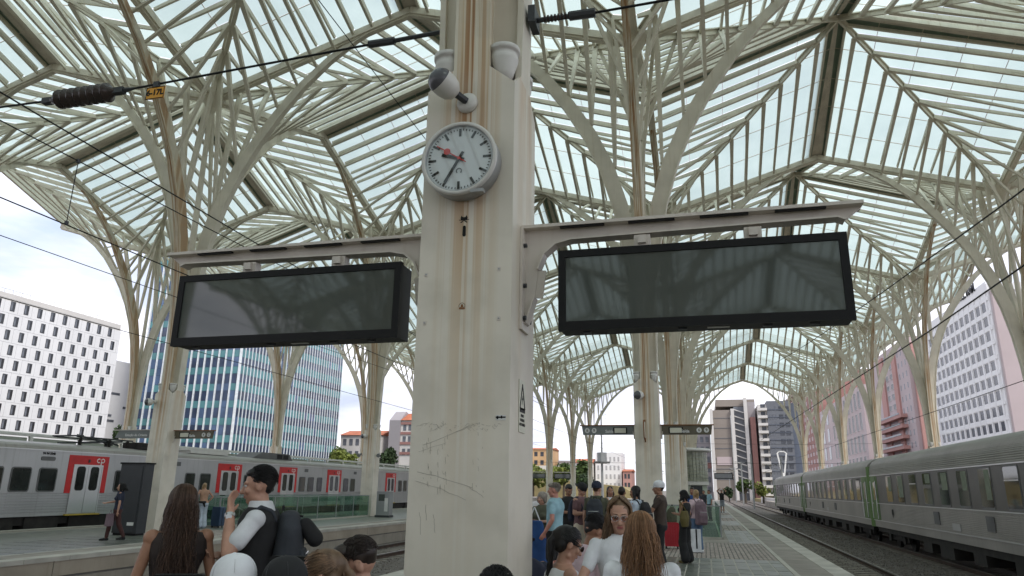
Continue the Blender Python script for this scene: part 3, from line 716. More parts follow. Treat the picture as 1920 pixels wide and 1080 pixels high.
# white hotel, far right
b = thing('hotel', 'white hotel slab with deep square windows and rooftop lettering, right edge', 'building', (0, 0, 0))
part('wall', MB().box(60.35, 78, 167.8, 214, -.9, 43.5), 'cladding_white', b)
part('parapet', MB().box(60.1, 78.2, 167.5, 214.3, 43.5, 45), 'cladding_white', b)
part('side_wall', MB().box(60.6, 63.5, 166.6, 167.7, -.9, 43.3), 'pale_pink', b)
g = MB()
for i in range(13): y = 169.4+i*3.5483; g.box(60.12, 60.35, y-.35, y+.35, -.9, 43.5)
for j in range(-2, 13): z = 7.6+j*3.136; g.box(60.18, 60.35, 168.1, 213.8, z-.5, z+.4)
part('facade_grid', g, 'cladding_white', b)
windows(b, ('x', 60.35, -1), 169.4-.02, 212, 7.6, 42.1, 12, 11, 2.3, 1.85, .04, 'win_dark')
for nm, txt, y, sz in (('lettering', 'HOTEL RAM', 172.5, 2.6),):
    lm = text_mesh('lettering', txt, sz, 'black_metal', .1, bold=.05); o = link('lettering', lm, b); facing(o, (60.0, 181, 46.0), 'W')
b = thing('apartment_tower', 'salmon pink apartment tower with stepped balconies, left of the white hotel', 'building', (0, 0, 0))
part('wall', MB().box(60, 80, 233, 282, -.9, 47), 'pale_pink', b)
part('gable_wall', MB().box(61, 80, 231.6, 232.9, -.9, 45), 'render_pink', b)
for (a, c) in ((246, 250.5), (262, 268)): part('pink_pier', MB().box(59.5, 60.1, a, c, 6, 45.5), 'render_pink', b)
windows(b, ('x', 60, -1), 234, 246, 14, 45, 3, 9, .9, 1.6, .06, 'win_mid')
windows(b, ('x', 60, -1), 251, 262, 14, 46, 2, 10, 3, 1.5, .06, 'win_mid', 'render_white')
for j in range(6):
    z = 8.5+j*3.1
    bb = part('balcony', MB().box(58.2, 60, 243-j*.4, 272, z, z+1.0), 'render_pink', b)
    part('railing', MB().box(58.1, 58.2, 243, 271, z+1.0, z+1.5), 'win_mid', bb)
b = thing('stone_block', 'grey pink block with tall paired black windows, between salmon and red buildings', 'building', (0, 0, 0))
part('wall', MB().box(60, 90, 300, 408, -.9, 42), 'pale_pink', b)
windows(b, ('x', 60, -1), 303, 372, 8, 41, 9, 4, 3.6, 6.4, .1, 'win_dark', 'render_white')
windows(b, ('x', 60, -1), 378, 406, 8, 41, 2, 4, 5.5, 6.2, .1, 'win_dark')
b = thing('red_block', 'brick red block with rows of small white balconies, beside the white hoop mast', 'building', (0, 0, 0))
part('wall', MB().box(60, 95, 418, 548, -.9, 66), 'brick_red', b)
windows(b, ('x', 60, -1), 424, 470, 8, 62, 4, 13, 5, 2.2, .1, 'pale_pink')
for j in range(14):
    z = 10+j*4; part('balcony', MB().box(56.5, 60, 520, 549, z, z+.8), 'render_white', b); part('balcony', MB().box(57.8, 60, 472, 515, z, z+.5), 'pale_pink', b)

# apartment blocks under the far arch
b = thing('beige_apartments', 'brown beige apartment block with chevron stair tower, under the far arch', 'building', (0, 0, 0))
part('wall', MB().box(3.2, 8.6, 230, 262, -.9, 25.5), 'beige_block', b)
part('wall', MB().box(13.3, 15.9, 231.5, 262, -.9, 28), 'render_grey', b)
part('low_wing', MB().box(-9, 2.4, 236, 262, -.9, 19), 'render_grey', b)
for j in range(6): windows(b, ('y', 236, -1), -7.5, 2.2, .6+j*3, 3.6+j*3, 6, 1, .95, 1.7, .08, 'win_mid')
part('spandrel', MB().box(-8.6, 2.3, 235.86, 236, 8.4, 10.1), 'brick_red', b)
for x0 in (2.5, 8.7, 12.6): part('white_pier', MB().box(x0, x0+.95, 229, 231.4, -.9, 25.8 if x0 < 12 else 29), 'render_white', b)
part('stair_well', MB().box(9.66, 12.58, 231.3, 250, -.9, 26.6), 'slate_grey', b)
part('roof_cap', MB().box(4.5, 16, 232, 260, 26.8, 28.9), 'beige_block', b)
for j in range(13):
    z = 1.2+j*1.95; part('stair_flight', MB().bar((9.7, 230.6, z+1.1), (12.5, 230.6, z+.1), .3, .28), 'render_white', b)
for j in range(8): part('floor_line', MB().box(3.3, 8.6, 229.9, 230, 2+j*3.0, 2.16+j*3.0), 'slate_grey', b)
part('pink_panel', MB().box(3.9, 8.2, 229.84, 229.96, 9.2, 11.6), 'pale_pink', b)
part('red_wing', MB().box(14.2, 15.7, 229.5, 231.4, -.9, 23.3), 'brick_red', b)
b = thing('grey_apartments', 'slate grey apartment block with white balcony column, tallest under the far arch', 'building', (0, 0, 0))
part('wall', MB().box(18.9, 25.6, 226, 262, -.9, 27.6), 'slate_grey', b)
part('side_wall', MB().box(25.6, 27.5, 227, 300, -.9, 27.0), 'slate_blue', b)
part('balcony_column', MB().box(16.4, 18.88, 227, 240, -.9, 26.7), 'render_white', b)
for j in range(12):
    z = .6+j*2.2
    part('balcony', MB().box(16.2, 18.86, 225.4, 227, z, z+.75), 'render_white', b)
    part('recess', MB().box(17.2, 18.4, 226.9, 226.99, z+.8, z+2.0), 'win_dark', b)
    part('floor_line', MB().box(19, 25.5, 225.86, 226, z+.2, z+.34), 'slate_blue', b)
windows(b, ('y', 226, -1), 21.9, 25.2, .6, 26.5, 2, 11, 1.2, 1.3, .05, 'win_dark')
windows(b, ('y', 226, -1), 19.2, 21.6, .6, 26.5, 3, 11, .3, 1.5, .05, 'win_mid', skip=.3)
t = thing('hoop_mast', 'white forked mast with open hoop head in front of grey apartments', 'mast', (14.6, 150, 0))
m = MB().tube((-.05, 0, -.9), (-.05, 0, 5.2), .28, .2, 10)
for s in (-1, 1): m.bar((s*.14, 0, 4.6), (s*.84, 0, 8.9), .26, .3).bar((s*.84, 0, 8.8), (s*.45, 0, 9.2), .22, .2)
m.bar((-.5, 0, 9.18), (.5, 0, 9.18), .22, .2); part('mast', m, 'white', t)

# town on the left and in the gap right of the pillar
def house(label, x0, x1, y, d, z1, wall, roofm, nu, nz, wmat='win_mid', rz=1.6, name='house', base=-.9, w=None):
    b = thing(name, label, 'house', (0, 0, 0)); part('wall', MB().box(x0, x1, y, y+d, base, z1), wall, b)
    m = MB(); xm = (x0+x1)/2
    m.prism([(y-.4, z1), (y+d+.4, z1), (y+d/2, z1+rz)], 'x', x0-.3, x1+.3) if roofm != 'flat' else m.box(x0, x1, y, y+d, z1, z1+.6)
    part('roof', m, 'terracotta' if roofm != 'flat' else wall, b)
    ww = w or (x1-x0)/nu*.5
    windows(b, ('y', y, -1), x0+.3, x1-.3, max(base+1, z1-nz*2.9), z1-.2, nu, nz, ww, 1.5, .06, wmat)
    return b
house('white apartment house with long red roof, right of the glass tower', -84, -73.5, 160, 10, 13.3, 'render_white', 'r', 6, 3, rz=1.4)
b = house('narrow apartment house with grey gable and red white floor bands, left of pillar', -68.6, -64, 160, 9, 16.7, 'render_white', 'r', 3, 3, rz=2.0)
for j in range(4): part('floor_band', MB().box(-68.6, -64, 159.8, 160, 8.8+j*2.3, 9.4+j*2.3), 'brick_red', b)
part('gable_wall', MB().prism([(159.5, -.9), (170, -.9), (170, 17), (163, 19), (159.5, 16.7)], 'x', -71.4, -68.62), 'render_grey', b)
house('small dark roofed house behind the second left pillar', -74.5, -71.6, 175, 8, 12.2, 'render_white', 'r', 2, 2)
b = house('orange ochre apartment house on the hill, just right of the pillar', -62, -50.5, 250, 12, 14.8, 'orange_house', 'r', 5, 3, 'win_dark', rz=.8)
house('grey flat roofed apartment block with red roof beside it on hill', -49.5, -40, 255, 12, 10.6, 'render_grey', 'flat', 6, 2)
house('white house with red pitched roof on the hill between slender trees', -42.5, -36.2, 247, 10, 10.2, 'render_white', 'r', 3, 1, rz=1.5)
house('long white retaining house wall below the hill houses', -64, -36.5, 240, 5, 8.4, 'render_white', 'flat', 3, 1, 'render_grey')
b = house('tall pale tiled apartment block behind the lattice mast', -35.6, -26.8, 250, 12, 13.2, 'cladding_white', 'flat', 6, 4, 'seam', w=.6)
house('pink house partly hidden left of the second pillar', -26.2, -23.4, 248, 12, 7.6, 'render_pink', 'r', 2, 2, 'win_dark', rz=.8)
house('dark narrow apartment house beside the pink one', -23.2, -19.0, 262, 12, 6.6, 'render_grey', 'flat', 3, 2, 'win_dark')

def tree(label, x, y, z0, w, h, matn, n=900, leaf=.35, name='tree', seed=1, trunk=True):
    rs = np.random.RandomState(seed); t = thing(name, label, 'tree', (x, y, 0))
    V = []; F = []; cl = rs.normal(0, 1, (9, 3)); cl /= np.linalg.norm(cl, axis=1)[:, None]; cl = cl*rs.uniform(.2, .62, (9, 1))
    for i in range(n):
        c = cl[rs.randint(9)]; d = rs.normal(0, 1, 3); d /= np.linalg.norm(d); p = c+d*rs.uniform(.25, .42); p = p*np.array([w/2, w/2, h/2])+np.array([0, 0, z0+h/2])
        a = rs.normal(0, 1, 3); a /= np.linalg.norm(a); q = np.cross(a, rs.normal(0, 1, 3)); q /= np.linalg.norm(q); s = leaf*rs.uniform(.6, 1.2); k = len(V)
        V += [tuple(p+a*s), tuple(p+q*s*.7), tuple(p-a*s), tuple(p-q*s*.7)]; F.append((k, k+1, k+2, k+3))
    mb = MB(); mb.v = V; mb.f = F; mb.m = [0]*len(F)
    me = bpy.data.meshes.new('crown'); me.from_pydata(V, [], F); me.materials.append(MAT[matn]); link('crown', me, t)
    tk = MB().tube((0, 0, -.9), (.1, 0, z0+h*.45), w*.035+.08, w*.02+.03, 8)
    for i in range(4): a = i*1.7; tk.tube((.1, 0, z0+h*.25), (w*.25*math.cos(a), w*.25*math.sin(a), z0+h*.6), w*.015+.03, .02, 6)
    part('trunk', tk, 'bark', t)
    return t
tree('slim dark cypress tree beside the slit window office', -99, 107, 4, 3.4, 8.5, 'foliage_dark', 700, .3, seed=2)
tree('bushy green tree below the white house with red roof', -68, 132, 3, 7, 6.5, 'foliage_yellow', 900, .4, seed=3)
tree('darker green tree behind the bushy one at the tower foot', -75, 142, 3, 6, 7.5, 'foliage', 900, .4, seed=4)
tree('dark tree between the second left pillar and grey gable', -62, 140, 4, 5, 6, 'foliage_dark', 700, .4, seed=5)
greens = [(-47, 205, 1, 12, 9, 'foliage_yellow', 'yellow green tree just right of the clock pillar, behind the hung displays'), (-39.5, 200, 1, 10, 7, 'foliage_yellow', 'low yellow green tree between the first two slender trunks'), (-40, 215, 2, 9, 9, 'foliage', 'mid green tree rising behind the low yellow one'),
          (-33.5, 205, 1, 7, 9.5, 'foliage', 'dark green tree left of the lattice mast'), (-31, 198, 0, 5.5, 7, 'foliage_dark', 'small dark tree at the foot of the lattice mast'), (-52, 215, 0, 10, 8, 'foliage', 'green tree mostly hidden by the clock pillar')]
for i, (x, y, z, w, h, m_, lab) in enumerate(greens): tree(lab, x, y, z, w, h, m_, 1100, .5, seed=10+i)
hedge = [(8.6, 175, 0, 5.5, 5.2, 'foliage', 'rounded green bush at the foot of the stair tower'), (12.6, 178, 0, 5, 4.4, 'foliage_yellow', 'lighter green bush right of the rounded one'), (15.6, 172, 0, 4.5, 3.6, 'foliage', 'green bush below the white balcony column'), (18.2, 170, -.3, 4.5, 3.4, 'foliage_dark', 'dark bush in front of the slate grey apartments'), (5.6, 190, 0, 3, 3.2, 'foliage_dark', 'small dark bush where the far track vanishes')]
for i, (x, y, z, w, h, m_, lab) in enumerate(hedge): tree(lab, x, y, z, w, h, m_, 700, .3, name='bush', seed=30+i)
struct('hill', MB().prism([(-120, -.9), (-18, -.9), (-24, 2.5), (-60, 6), (-110, 6)], 'y', 225, 330), 'dry_grass')
t = thing('boundary_wall', 'low pale wall running along the tracks below the bushes', 'wall', (0, 0, 0))
part('wall', MB().box(12.9, 13.3, 96, 190, -.9, .45), 'render_white', t)
struct('verge', MB().box(13.4, 22, 92, 240, -.92, -.1), 'dry_grass')

# glazed terminal canopy beyond the left train
t = thing('glazed_canopy', 'long pale green glazed canopy edge above the left train', 'canopy', (-31, 0, 0))
for i in range(38):
    y = 8+i*2.9
    part('frame', MB().bar((0, y, 2.2), (-.25, y, 3.72), .13, .16), 'white_paint', t)
    part('pane', MB().box(-.40, -.34, y+.1, y+2.8, 2.3, 3.62), 'pale_green', t)
    part('roof_pane', MB().bar((-.25, y+1.45, 3.76), (-1.5, y+1.45, 3.86), 2.7, .04), 'pale_green', t)
part('rail', MB().box(-.34, -.18, 6, 118, 3.68, 3.78).box(-.05, .08, 6, 118, 2.98, 3.05).box(-1.6, -1.5, 6, 118, 3.8, 3.92), 'white_paint', t)
struct('terminal_deck', MB().box(-60, -31.6, 0, 118, -.9, 2.2), 'wall_conc_low')

# lattice floodlight mast and catenary poles
t = thing('floodlight_mast', 'tall grey mast with round service platform in the gap right of the pillar', 'mast', (-20, 150, 0))
m = MB().tube((0, 0, -.9), (0, 0, 17.4), .28, .14, 10); m.lathe([(0, 6.7), (1.6, 6.75), (1.75, 7.1), (0, 7.1)], 16); part('mast', m, 'galvanised', t)
part('service_cage', MB().lathe([(1.0, 7.1), (1.0, 8.9), (.9, 8.9), (.9, 7.1)], 8), 'galvanised', t)
cage = MB()
for i in range(9): cage.bar((.35, 0, 10+i*.8), (1.1, 0, 10.2+i*.8), .05, .05)
part('ladder', cage, 'galvanised', t)
def pole(label, x, y, arm, h=7.2):
    t = thing('catenary_pole', label, 'pole', (x, y, 0))
    m = MB().box(-.12, .12, -.12, .12, -.9, h); part('post', m, 'galvanised', t)
    m = MB().tube((0, 0, 5.9), (arm, 0, 6.0), .04, n=6).tube((0, 0, 4.9), (arm*.85, 0, 5.9), .035, n=6).tube((arm*.55, 0, 5.2), (arm, 0, 4.8), .03, n=6); part('cantilever', m, 'galvanised', t)
    m = MB()
    for i in range(5): m.lathe([(.03, 0), (.1, .03), (.03, .08)], 8, mat4=Matrix.Translation((arm*.25+i*.08*math.copysign(1, arm), 0, 5.92)) @ Matrix.Rotation(R(90), 4, 'Y'))
    part('insulator', m, 'dark_grey', t)
for i, (x, y, a, lab) in enumerate([(7.0, 118, -2.4, 'catenary pole beyond the platform end, nearest under the arch'), (7.0, 150, -2.4, 'second catenary pole beyond the platform end'), (7.0, 185, -2.4, 'third catenary pole, close to the bushes'), (7.0, 225, -2.4, 'farthest catenary pole on the vanishing track'),
        (12.2, 128, -2.6, 'catenary pole at the boundary wall right of the tracks'), (-10, 135, 2.2, 'catenary pole between the left tracks, right of slender trunks'), (-10, 175, 2.2, 'farther catenary pole between the left tracks'), (-28.6, 70, 3.6, 'catenary pole behind the left train near red roofed house')]): pole(lab, x, y, a)
# ---------------------------------------------------------------- fixtures on and near the clock pillar
CX, CY = XA-.064, Y0-.03
FY = CY-.36   # front face of the clock pillar
mat('screen', (.066, .076, .069), .04, 0, .05, spec=.75)
mat('clock_face', (.66, .68, .68), .5, 0, .03)
mat('clock_case', (.33, .34, .34), .4, .3, .05)
mat('sign_grey', (.16, .175, .17), .5, 0, .12, 3)
mat('sign_brown', (.10, .085, .055), .5, 0, .2, 3)
mat('sign_white', (.62, .62, .60), .5)
mat('orange_sign', (.72, .34, .03), .5, 0, .06, 4)
mat('insulator_brown', (.035, .022, .018), .25)
mat('label_cream', (.58, .57, .47), .5, 0, .06, 4)
mat('scratch', (.38, .35, .30), .8)
mat('rust', (.22, .09, .03), .9)
mat('lens_grey', (.09, .09, .10), .25)

def display(label, x0, x1, yf=5.05):
    z0, z1 = 2.73, 3.345; t = thing('departure_display', label, 'display board', (0, 0, 0), 0, 'black displays hung from the clock pillar')
    part('casing', MB().box(x0+.01, x1-.01, yf+.045, yf+.24, z0+.01, z1-.01), 'black_metal', t)
    b = .055; m = MB().box(x0, x1, yf, yf+.05, z1-b, z1).box(x0, x1, yf, yf+.05, z0, z0+b*1.25).box(x0, x0+b, yf, yf+.05, z0+b*1.25, z1-b).box(x1-b, x1, yf, yf+.05, z0+b*1.25, z1-b)
    part('bezel', m, 'black_metal', t)
    part('screen', MB().box(x0+b, x1-b, yf+.012, yf+.03, z0+b*1.25, z1-b), 'screen', t)
    for k, xx in enumerate((x0+.2, (x0+x1)/2-.12, (x0+x1)/2+.45, x1-.25)): part('latch', MB().box(xx-.03, xx+.03, yf+.06, yf+.1, z0-.01, z0+.01), 'dark_grey', t)
    part('maker_plate', MB().box((x0+x1)/2+.05, (x0+x1)/2+.2, yf+.1, yf+.13, z0+.004, z0+.009), 'sign_white', t)
    for xx in (x0+.62, x1-.6): part('hanger', MB().box(xx-.06, xx+.06, yf+.08, yf+.16, z1-.01, z1+.11).box(xx-.03, xx+.03, yf+.05, yf+.1, z1+.04, z1+.1), 'arm_paint', t)
display('black blank departure display hung left of the clock pillar', -4.30, -2.24)
display('black blank departure display hung right of the clock pillar', -.975, 1.03)
def arm(label, s, base, tip):
    t = thing('display_bracket', label, 'bracket', (0, 0, 0), 0, 'cream brackets on the clock pillar')
    L = abs(tip-base)
    P = [(0, 3.56), (L, 3.56), (L-.12, 3.465), (L-.17, 3.487), (.38, 3.462), (.26, 3.435), (.17, 3.36), (.12, 3.24), (.095, 3.02), (.03, 2.82), (0, 2.82)]
    P = [(base+s*u, z) for u, z in P]
    n = len(P); m = MB(); m.v = [(u, 5.16, z) for u, z in P]+[(u, 5.20, z) for u, z in P]
    from mathutils.geometry import tessellate_polygon
    for tri in tessellate_polygon([[Vector((u, z, 0)) for u, z in P]]): m.face(tuple(tri)); m.face(tuple(n+i for i in tri)[::-1])
    for i in range(n): j = (i+1) % n; m.face((i, j, n+j, n+i))
    part('web', m, 'arm_paint', t)
    a, b_ = sorted((base, tip)); part('top_flange', MB().box(a, b_, 5.09, 5.27, 3.56, 3.585), 'arm_paint', t)
    fl = MB()
    for (u0, z0), (u1, z1) in zip(P[2:-1], P[3:]): fl.bar((u0, 5.18, z0), (u1, 5.18, z1), .12, .014)
    part('lower_flange', fl, 'arm_paint', t)
    pl = MB().box(*sorted((base, base+s*.02)), 5.06, 5.30, 2.76, 3.56); part('base_plate', pl, 'arm_paint', t)
    for z in (2.85, 3.1, 3.42): part('bolt', MB().tube((base+s*.02, 5.10, z), (base+s*.045, 5.10, z), .018, n=6).tube((base+s*.02, 5.26, z), (base+s*.045, 5.26, z), .018, n=6), 'dark_grey', t)
    u = .3
    while u < L-.4: part('cable_slot', MB().box(*sorted((base+s*u, base+s*(u+.34))), 5.10, 5.135, 3.548, 3.559), 'black_metal', t); u += .52
arm('long cream bracket with the left display, reaching left from the pillar', -1, CX-.362, -4.5)
arm('long cream bracket with the right display, reaching right from the pillar', 1, CX+.362, 1.17)

# clock
ck = thing('station_clock', 'round white station clock with black bars and red second hand on pillar', 'clock', (-1.655, FY, 4.0))
Rx = Matrix.Rotation(R(90), 4, 'X')   # local z -> -y
D = .17; r0 = .292
part('case', MB().lathe([(0, 0), (r0-.02, 0), (r0, .02), (r0, D-.02), (r0-.006, D), (r0-.028, D), (r0-.03, D-.02)], 48, mat4=Rx), 'clock_case', ck, True)
part('rim', MB().lathe([(r0+.002, D-.03), (r0+.004, D), (r0-.02, D+.006), (r0-.026, D-.004)], 48, mat4=Rx), 'white_paint', ck, True)
part('dial', MB().lathe([(0, D-.022), (r0-.028, D-.022)], 48, mat4=Rx), 'clock_face', ck)
def dial_bar(m, ang, ra, rb, w, d=.0):
    c, s = math.sin(R(ang)), math.cos(R(ang)); m.bar((c*ra, -(D-.019+d), s*ra), (c*rb, -(D-.019+d), s*rb), w, .003, up=(0, 1, 0))
for h in range(12):
    m = MB(); dial_bar(m, h*30, .185, .247, .0185); part('hour_mark', m, 'black_metal', ck)
m = MB()
for k in range(60):
    if k % 5: dial_bar(m, k*6, .232, .247, .0065)
part('minute_mark', m, 'black_metal', ck)
m = MB(); dial_bar(m, 287, -.04, .145, .026, .004); part('hour_hand', m, 'black_metal', ck)
m = MB(); dial_bar(m, 210, -.06, .215, .021, .007); part('minute_hand', m, 'black_metal', ck)
m = MB(); dial_bar(m, 303, -.065, .215, .008, .010); cc = (math.sin(R(303))*.115, -(D-.009+.0), math.cos(R(303))*.115)
m.tube(cc, (cc[0], cc[1]-.003, cc[2]), .026, n=20); m.tube((0, -(D-.01), 0), (0, -(D-.004), 0), .012, n=12); part('second_hand', m, 'red_paint', ck)
m = MB()
for k in range(14):
    a = R(-50+k*20.); a2 = R(-50+(k+1)*20.); m.bar((.02*math.cos(a), -(D-.018), -.10+.02*math.sin(a)), (.02*math.cos(a2), -(D-.018), -.10+.02*math.sin(a2)), .007, .002, up=(0, 1, 0))
part('maker_mark', m, 'dark_grey', ck)
part('glass', MB().lathe([(0, D-.003), (r0-.03, D-.003)], 48, mat4=Rx), 'clock_glass', ck)
part('latch', MB().box(.10, .20, -D-.004, -D+.05, -.29, -.265), 'clock_case', ck)
part('mount', MB().box(-.1, .1, -.03, 0, -.12, .12), 'white_paint', ck)

# round security camera above the clock
cm = thing('security_camera', 'white ball shaped security camera on round plate above the clock', 'camera', (-1.655, FY, 4.545))
part('base', MB().lathe([(0, 0), (.085, 0), (.085, .02), (.06, .045), (0, .05)], 24, mat4=Rx), 'white_paint', cm, True)
part('neck', MB().tube((0, -.04, 0), (-.06, -.12, .03), .03, n=12), 'dark_grey', cm)
Mc = Matrix.Translation((-.07, -.12, .03)) @ Vector((-.55, -.75, .42)).normalized().to_track_quat('Z', 'Y').to_matrix().to_4x4()
part('housing', MB().lathe([(0, -.02), (.05, -.01), (.085, .03), (.1, .08), (.102, .15)], 24, mat4=Mc), 'white_paint', cm, True)
part('lens_dome', MB().lathe([(.102, .15), (.098, .175), (.075, .21), (.04, .232), (0, .238)], 24, mat4=Mc), 'lens_grey', cm, True)
def mini_cam(x, y, z, label, s=1):
    c = thing('security_camera', label, 'camera', (x, y, z), 0, 'white dome cameras on the other pillars')
    part('base', MB().tube((0, 0, 0), (0, -.12, 0), .06, n=12), 'white_paint', c)
    part('housing', MB().lathe([(0, 0), (.1, .03), (.13, .1), (.13, .2)], 16, mat4=Matrix.Translation((0, -.1, 0)) @ Vector((-.6, -.8, -.1)).to_track_quat('Z', 'Y').to_matrix().to_4x4()), 'white_paint', c, True)
    part('lens_dome', MB().lathe([(.13, .2), (.1, .27), (0, .3)], 16, mat4=Matrix.Translation((0, -.1, 0)) @ Vector((-.6, -.8, -.1)).to_track_quat('Z', 'Y').to_matrix().to_4x4()), 'lens_grey', c, True)
mini_cam(XA-.1, Y0+SP-.37, 4.35, 'white dome camera on rusty pillar behind the right display')
mini_cam(XA-SP-.3, Y0+SP-.37, 4.4, 'white dome camera on pillar beside the dark kiosk')
mini_cam(XA-SP-.2, Y0+2*SP-.37, 4.4, 'white dome camera on second left pillar')

# small things stuck to the pillar
t = thing('warning_sign', 'narrow cream electrical danger sign on the right side of the clock pillar', 'sign', (CX+.362, 5.17, 2.2))
part('plate', MB().box(0, .004, -.095, .095, -.19, .19), 'label_cream', t)
m = MB(); A = (0, .16); B_ = (-.075, -.02); C_ = (.075, -.02)
for p, q in ((A, B_), (B_, C_), (C_, A)): m.bar((.006, p[0], p[1]), (.006, q[0], q[1]), .003, .013, up=(1, 0, 0)) if False else m.bar((.006, p[0], p[1]), (.006, q[0], q[1]), .014, .003, up=(1, 0, 0))
m.bar((.006, -.075, -.03), (.006, .075, -.03), .03, .003, up=(1, 0, 0)); m.poly([(.0065, .02, .09), (.0065, -.022, .045), (.0065, .0, .045), (.0065, -.02, .0), (.0065, .026, .06), (.0065, .004, .06)])
part('pictogram', m, 'black_metal', t)
for k, tx in enumerate(('PERIGO', 'DE MORTE', 'ALTA TENSÃO')):
    o = link('text_line', text_mesh('text_line', tx, .026, 'black_metal', .0005, bold=.001), t); facing(o, (.0058, 0, -.07-.032*k), 'E')
t = thing('sticker', 'small round brown sticker low on the clock pillar front', 'sticker', (-1.645, FY, 2.895))
part('backing', MB().lathe([(0, .002), (.026, .002), (.026, 0)], 24, mat4=Rx), 'label_cream', t)
m = MB()
for k in range(20): a, a2 = k*.314, (k+1)*.314; m.bar((.023*math.cos(a), -.003, .023*math.sin(a)), (.023*math.cos(a2), -.003, .023*math.sin(a2)), .004, .001, up=(0, 1, 0))
m.box(-.015, .015, -.0032, -.0022, -.014, -.006).box(-.008, .008, -.0032, -.0022, -.006, .012).box(-.022, .022, -.0032, -.0022, -.024, -.016); part('print', m, 'rust', t)
t = thing('sticker', 'small black cat face sticker just below the clock', 'sticker', (-1.652, FY, 3.575))
m = MB().poly([(-.024, -.003, -.014), (.024, -.003, -.014), (.028, -.003, .006), (.02, -.003, .026), (.01, -.003, .012), (-.01, -.003, .012), (-.02, -.003, .026), (-.028, -.003, .006)]).poly([(-.03, -.003, -.03), (-.02, -.003, -.034), (0, -.003, -.016), (.02, -.003, -.034), (.03, -.003, -.03), (.0, -.003, -.01)]); m.box(-.04, .04, -.0035, -.002, -.012, -.008)
part('print', m, 'black_metal', t)
t = thing('key_slot', 'short black vertical slot below the cat sticker', 'slot', (-1.648, FY, 3.475))
part('recess', MB().prism([(.013*math.cos(a*.5236)*1.0, (.03 if math.sin(a*.5236) > 0 else -.03)+.013*math.sin(a*.5236)) for a in range(12)], 'y', -.004, .0), 'black_metal', t)
t = thing('sticker', 'small white sticker with black script on the clock pillar, right edge', 'sticker', (-1.335, FY, 2.085))
part('backing', MB().box(-.035, .035, -.003, 0, -.016, .02), 'sign_white', t)
part('print', MB().box(-.036, .034, -.0042, -.003, .0, .01).box(-.03, -.018, -.0042, -.003, -.008, .014).box(0, .01, -.0042, -.003, -.004, .016), 'black_metal', t)
for (x, z, lab) in ((-1.935, 3.15, 'upper left'), (-1.37, 3.16, 'upper right'), (-1.93, 2.78, 'lower left'), (-1.365, 2.79, 'lower right')):
    t = thing('bolt_plate', f'tiny square bolt plate on the clock pillar, {lab} of four', 'bolt plate', (x, FY, z), 0, 'bolt plates on the clock pillar'); part('plate', MB().box(-.013, .013, -.004, 0, -.015, .015), 'arm_paint', t); part('bolt', MB().tube((0, -.004, 0), (0, -.009, 0), .006, n=6), 'clock_case', t)
# scratches: shallow scuffed strokes in the paint, and the weld seam
random.seed(5); m = MB()
def stroke(pts, w):
    for p, q in zip(pts, pts[1:]): m.bar((p[0], FY-.0008, p[1]), (q[0], FY-.0008, q[1]), w, .001, up=(0, 1, 0))
for (x, z, dx, dz) in ((-1.90, 1.90, .34, .14), (-1.93, 1.86, .2, .06), (-1.96, 2.03, .1, .03), (-1.85, 2.0, .12, .05), (-1.66, 1.99, .13, .05), (-1.93, 1.72, .4, -.10), (-1.94, 1.66, .37, -.12), (-1.55, 1.62, .1, -.06), (-1.9, 1.45, .015, -.14), (-1.86, 1.5, .01, -.1), (-1.8, 1.44, .02, -.12)):
    pts = [(x+dx*i/6+random.uniform(-.004, .004), z+dz*(i/6)**1.2+random.uniform(-.004, .004)) for i in range(7)]; stroke(pts, random.uniform(.0015, .004))
for i in range(60): x = -1.93+random.random()*.6; z = 2.03+random.uniform(-.02, .02); stroke([(x, z), (x+random.uniform(-.02, .03), z+random.uniform(-.02, .02))], random.uniform(.001, .003))
for i in range(45): x = random.choice([-1.87, -1.76, -1.5])+random.uniform(-.03, .05); z = random.uniform(1.6, 2.0); stroke([(x, z), (x+.004, z-random.uniform(.01, .05))], random.uniform(.001, .0025))
me = m.mesh('scratch', 'scratch'); o = link('scratch', me, TREES[(0, 0)], (-CX, -CY, 0)); o['kind'] = 'stuff'

# overhead wires
def wire(label, pts, r=.012, name='overhead_wire', cat='wire', extra=None):
    t = thing(name, label, cat, (0, 0, 0)); m = MB()
    for p, q in zip(pts, pts[1:]): m.tube(p, q, r, n=6, caps=False)
    part('cable', m, 'black_metal', t)
    if extra: extra(t)
    return t
def sag(p, q, s, n=8):
    p, q = Vector(p), Vector(q); return [tuple(p.lerp(q, i/n)-Vector((0, 0, s*4*(i/n)*(1-i/n)))) for i in range(n+1)]
def ins_wire(t):
    Mx = Matrix.Translation((-6.36, 5.22, 5.405)) @ Matrix.Rotation(R(90), 4, 'Y'); prof = [(.02, 0), (.03, .04)]
    for i in range(8): z = .12+i*.082; prof += [(.062, z), (.098, z+.03), (.098, z+.048), (.062, z+.07)]
    prof += [(.05, .80), (.03, .84)]
    part('insulator', MB().lathe(prof, 18, mat4=Mx), 'insulator_brown', t, True)
    part('clevis', MB().box(-6.42, -6.28, 5.19, 5.25, 5.375, 5.435).box(-5.58, -5.42, 5.19, 5.25, 5.375, 5.435).tube((-5.45, 5.22, 5.405), (-5.3, 5.22, 5.41), .03, .012, 6), 'dark_grey', t)
    part('turnbuckle', MB().tube((-2.75, 5.2, 5.50), (-2.5, 5.2, 5.50), .035, n=8).tube((-2.5, 5.2, 5.50), (-2.02, 5.2, 5.52), .02, n=6).box(-2.02, CX-.3, 5.16, 5.26, 5.48, 5.56), 'dark_grey', t)
wire('black span wire with ribbed insulator running to the left of the clock pillar', [(-14, 5.22, 5.5), (-6.4, 5.22, 5.41), (-5.42, 5.22, 5.405), (-2.7, 5.2, 5.5)], .011, extra=ins_wire)
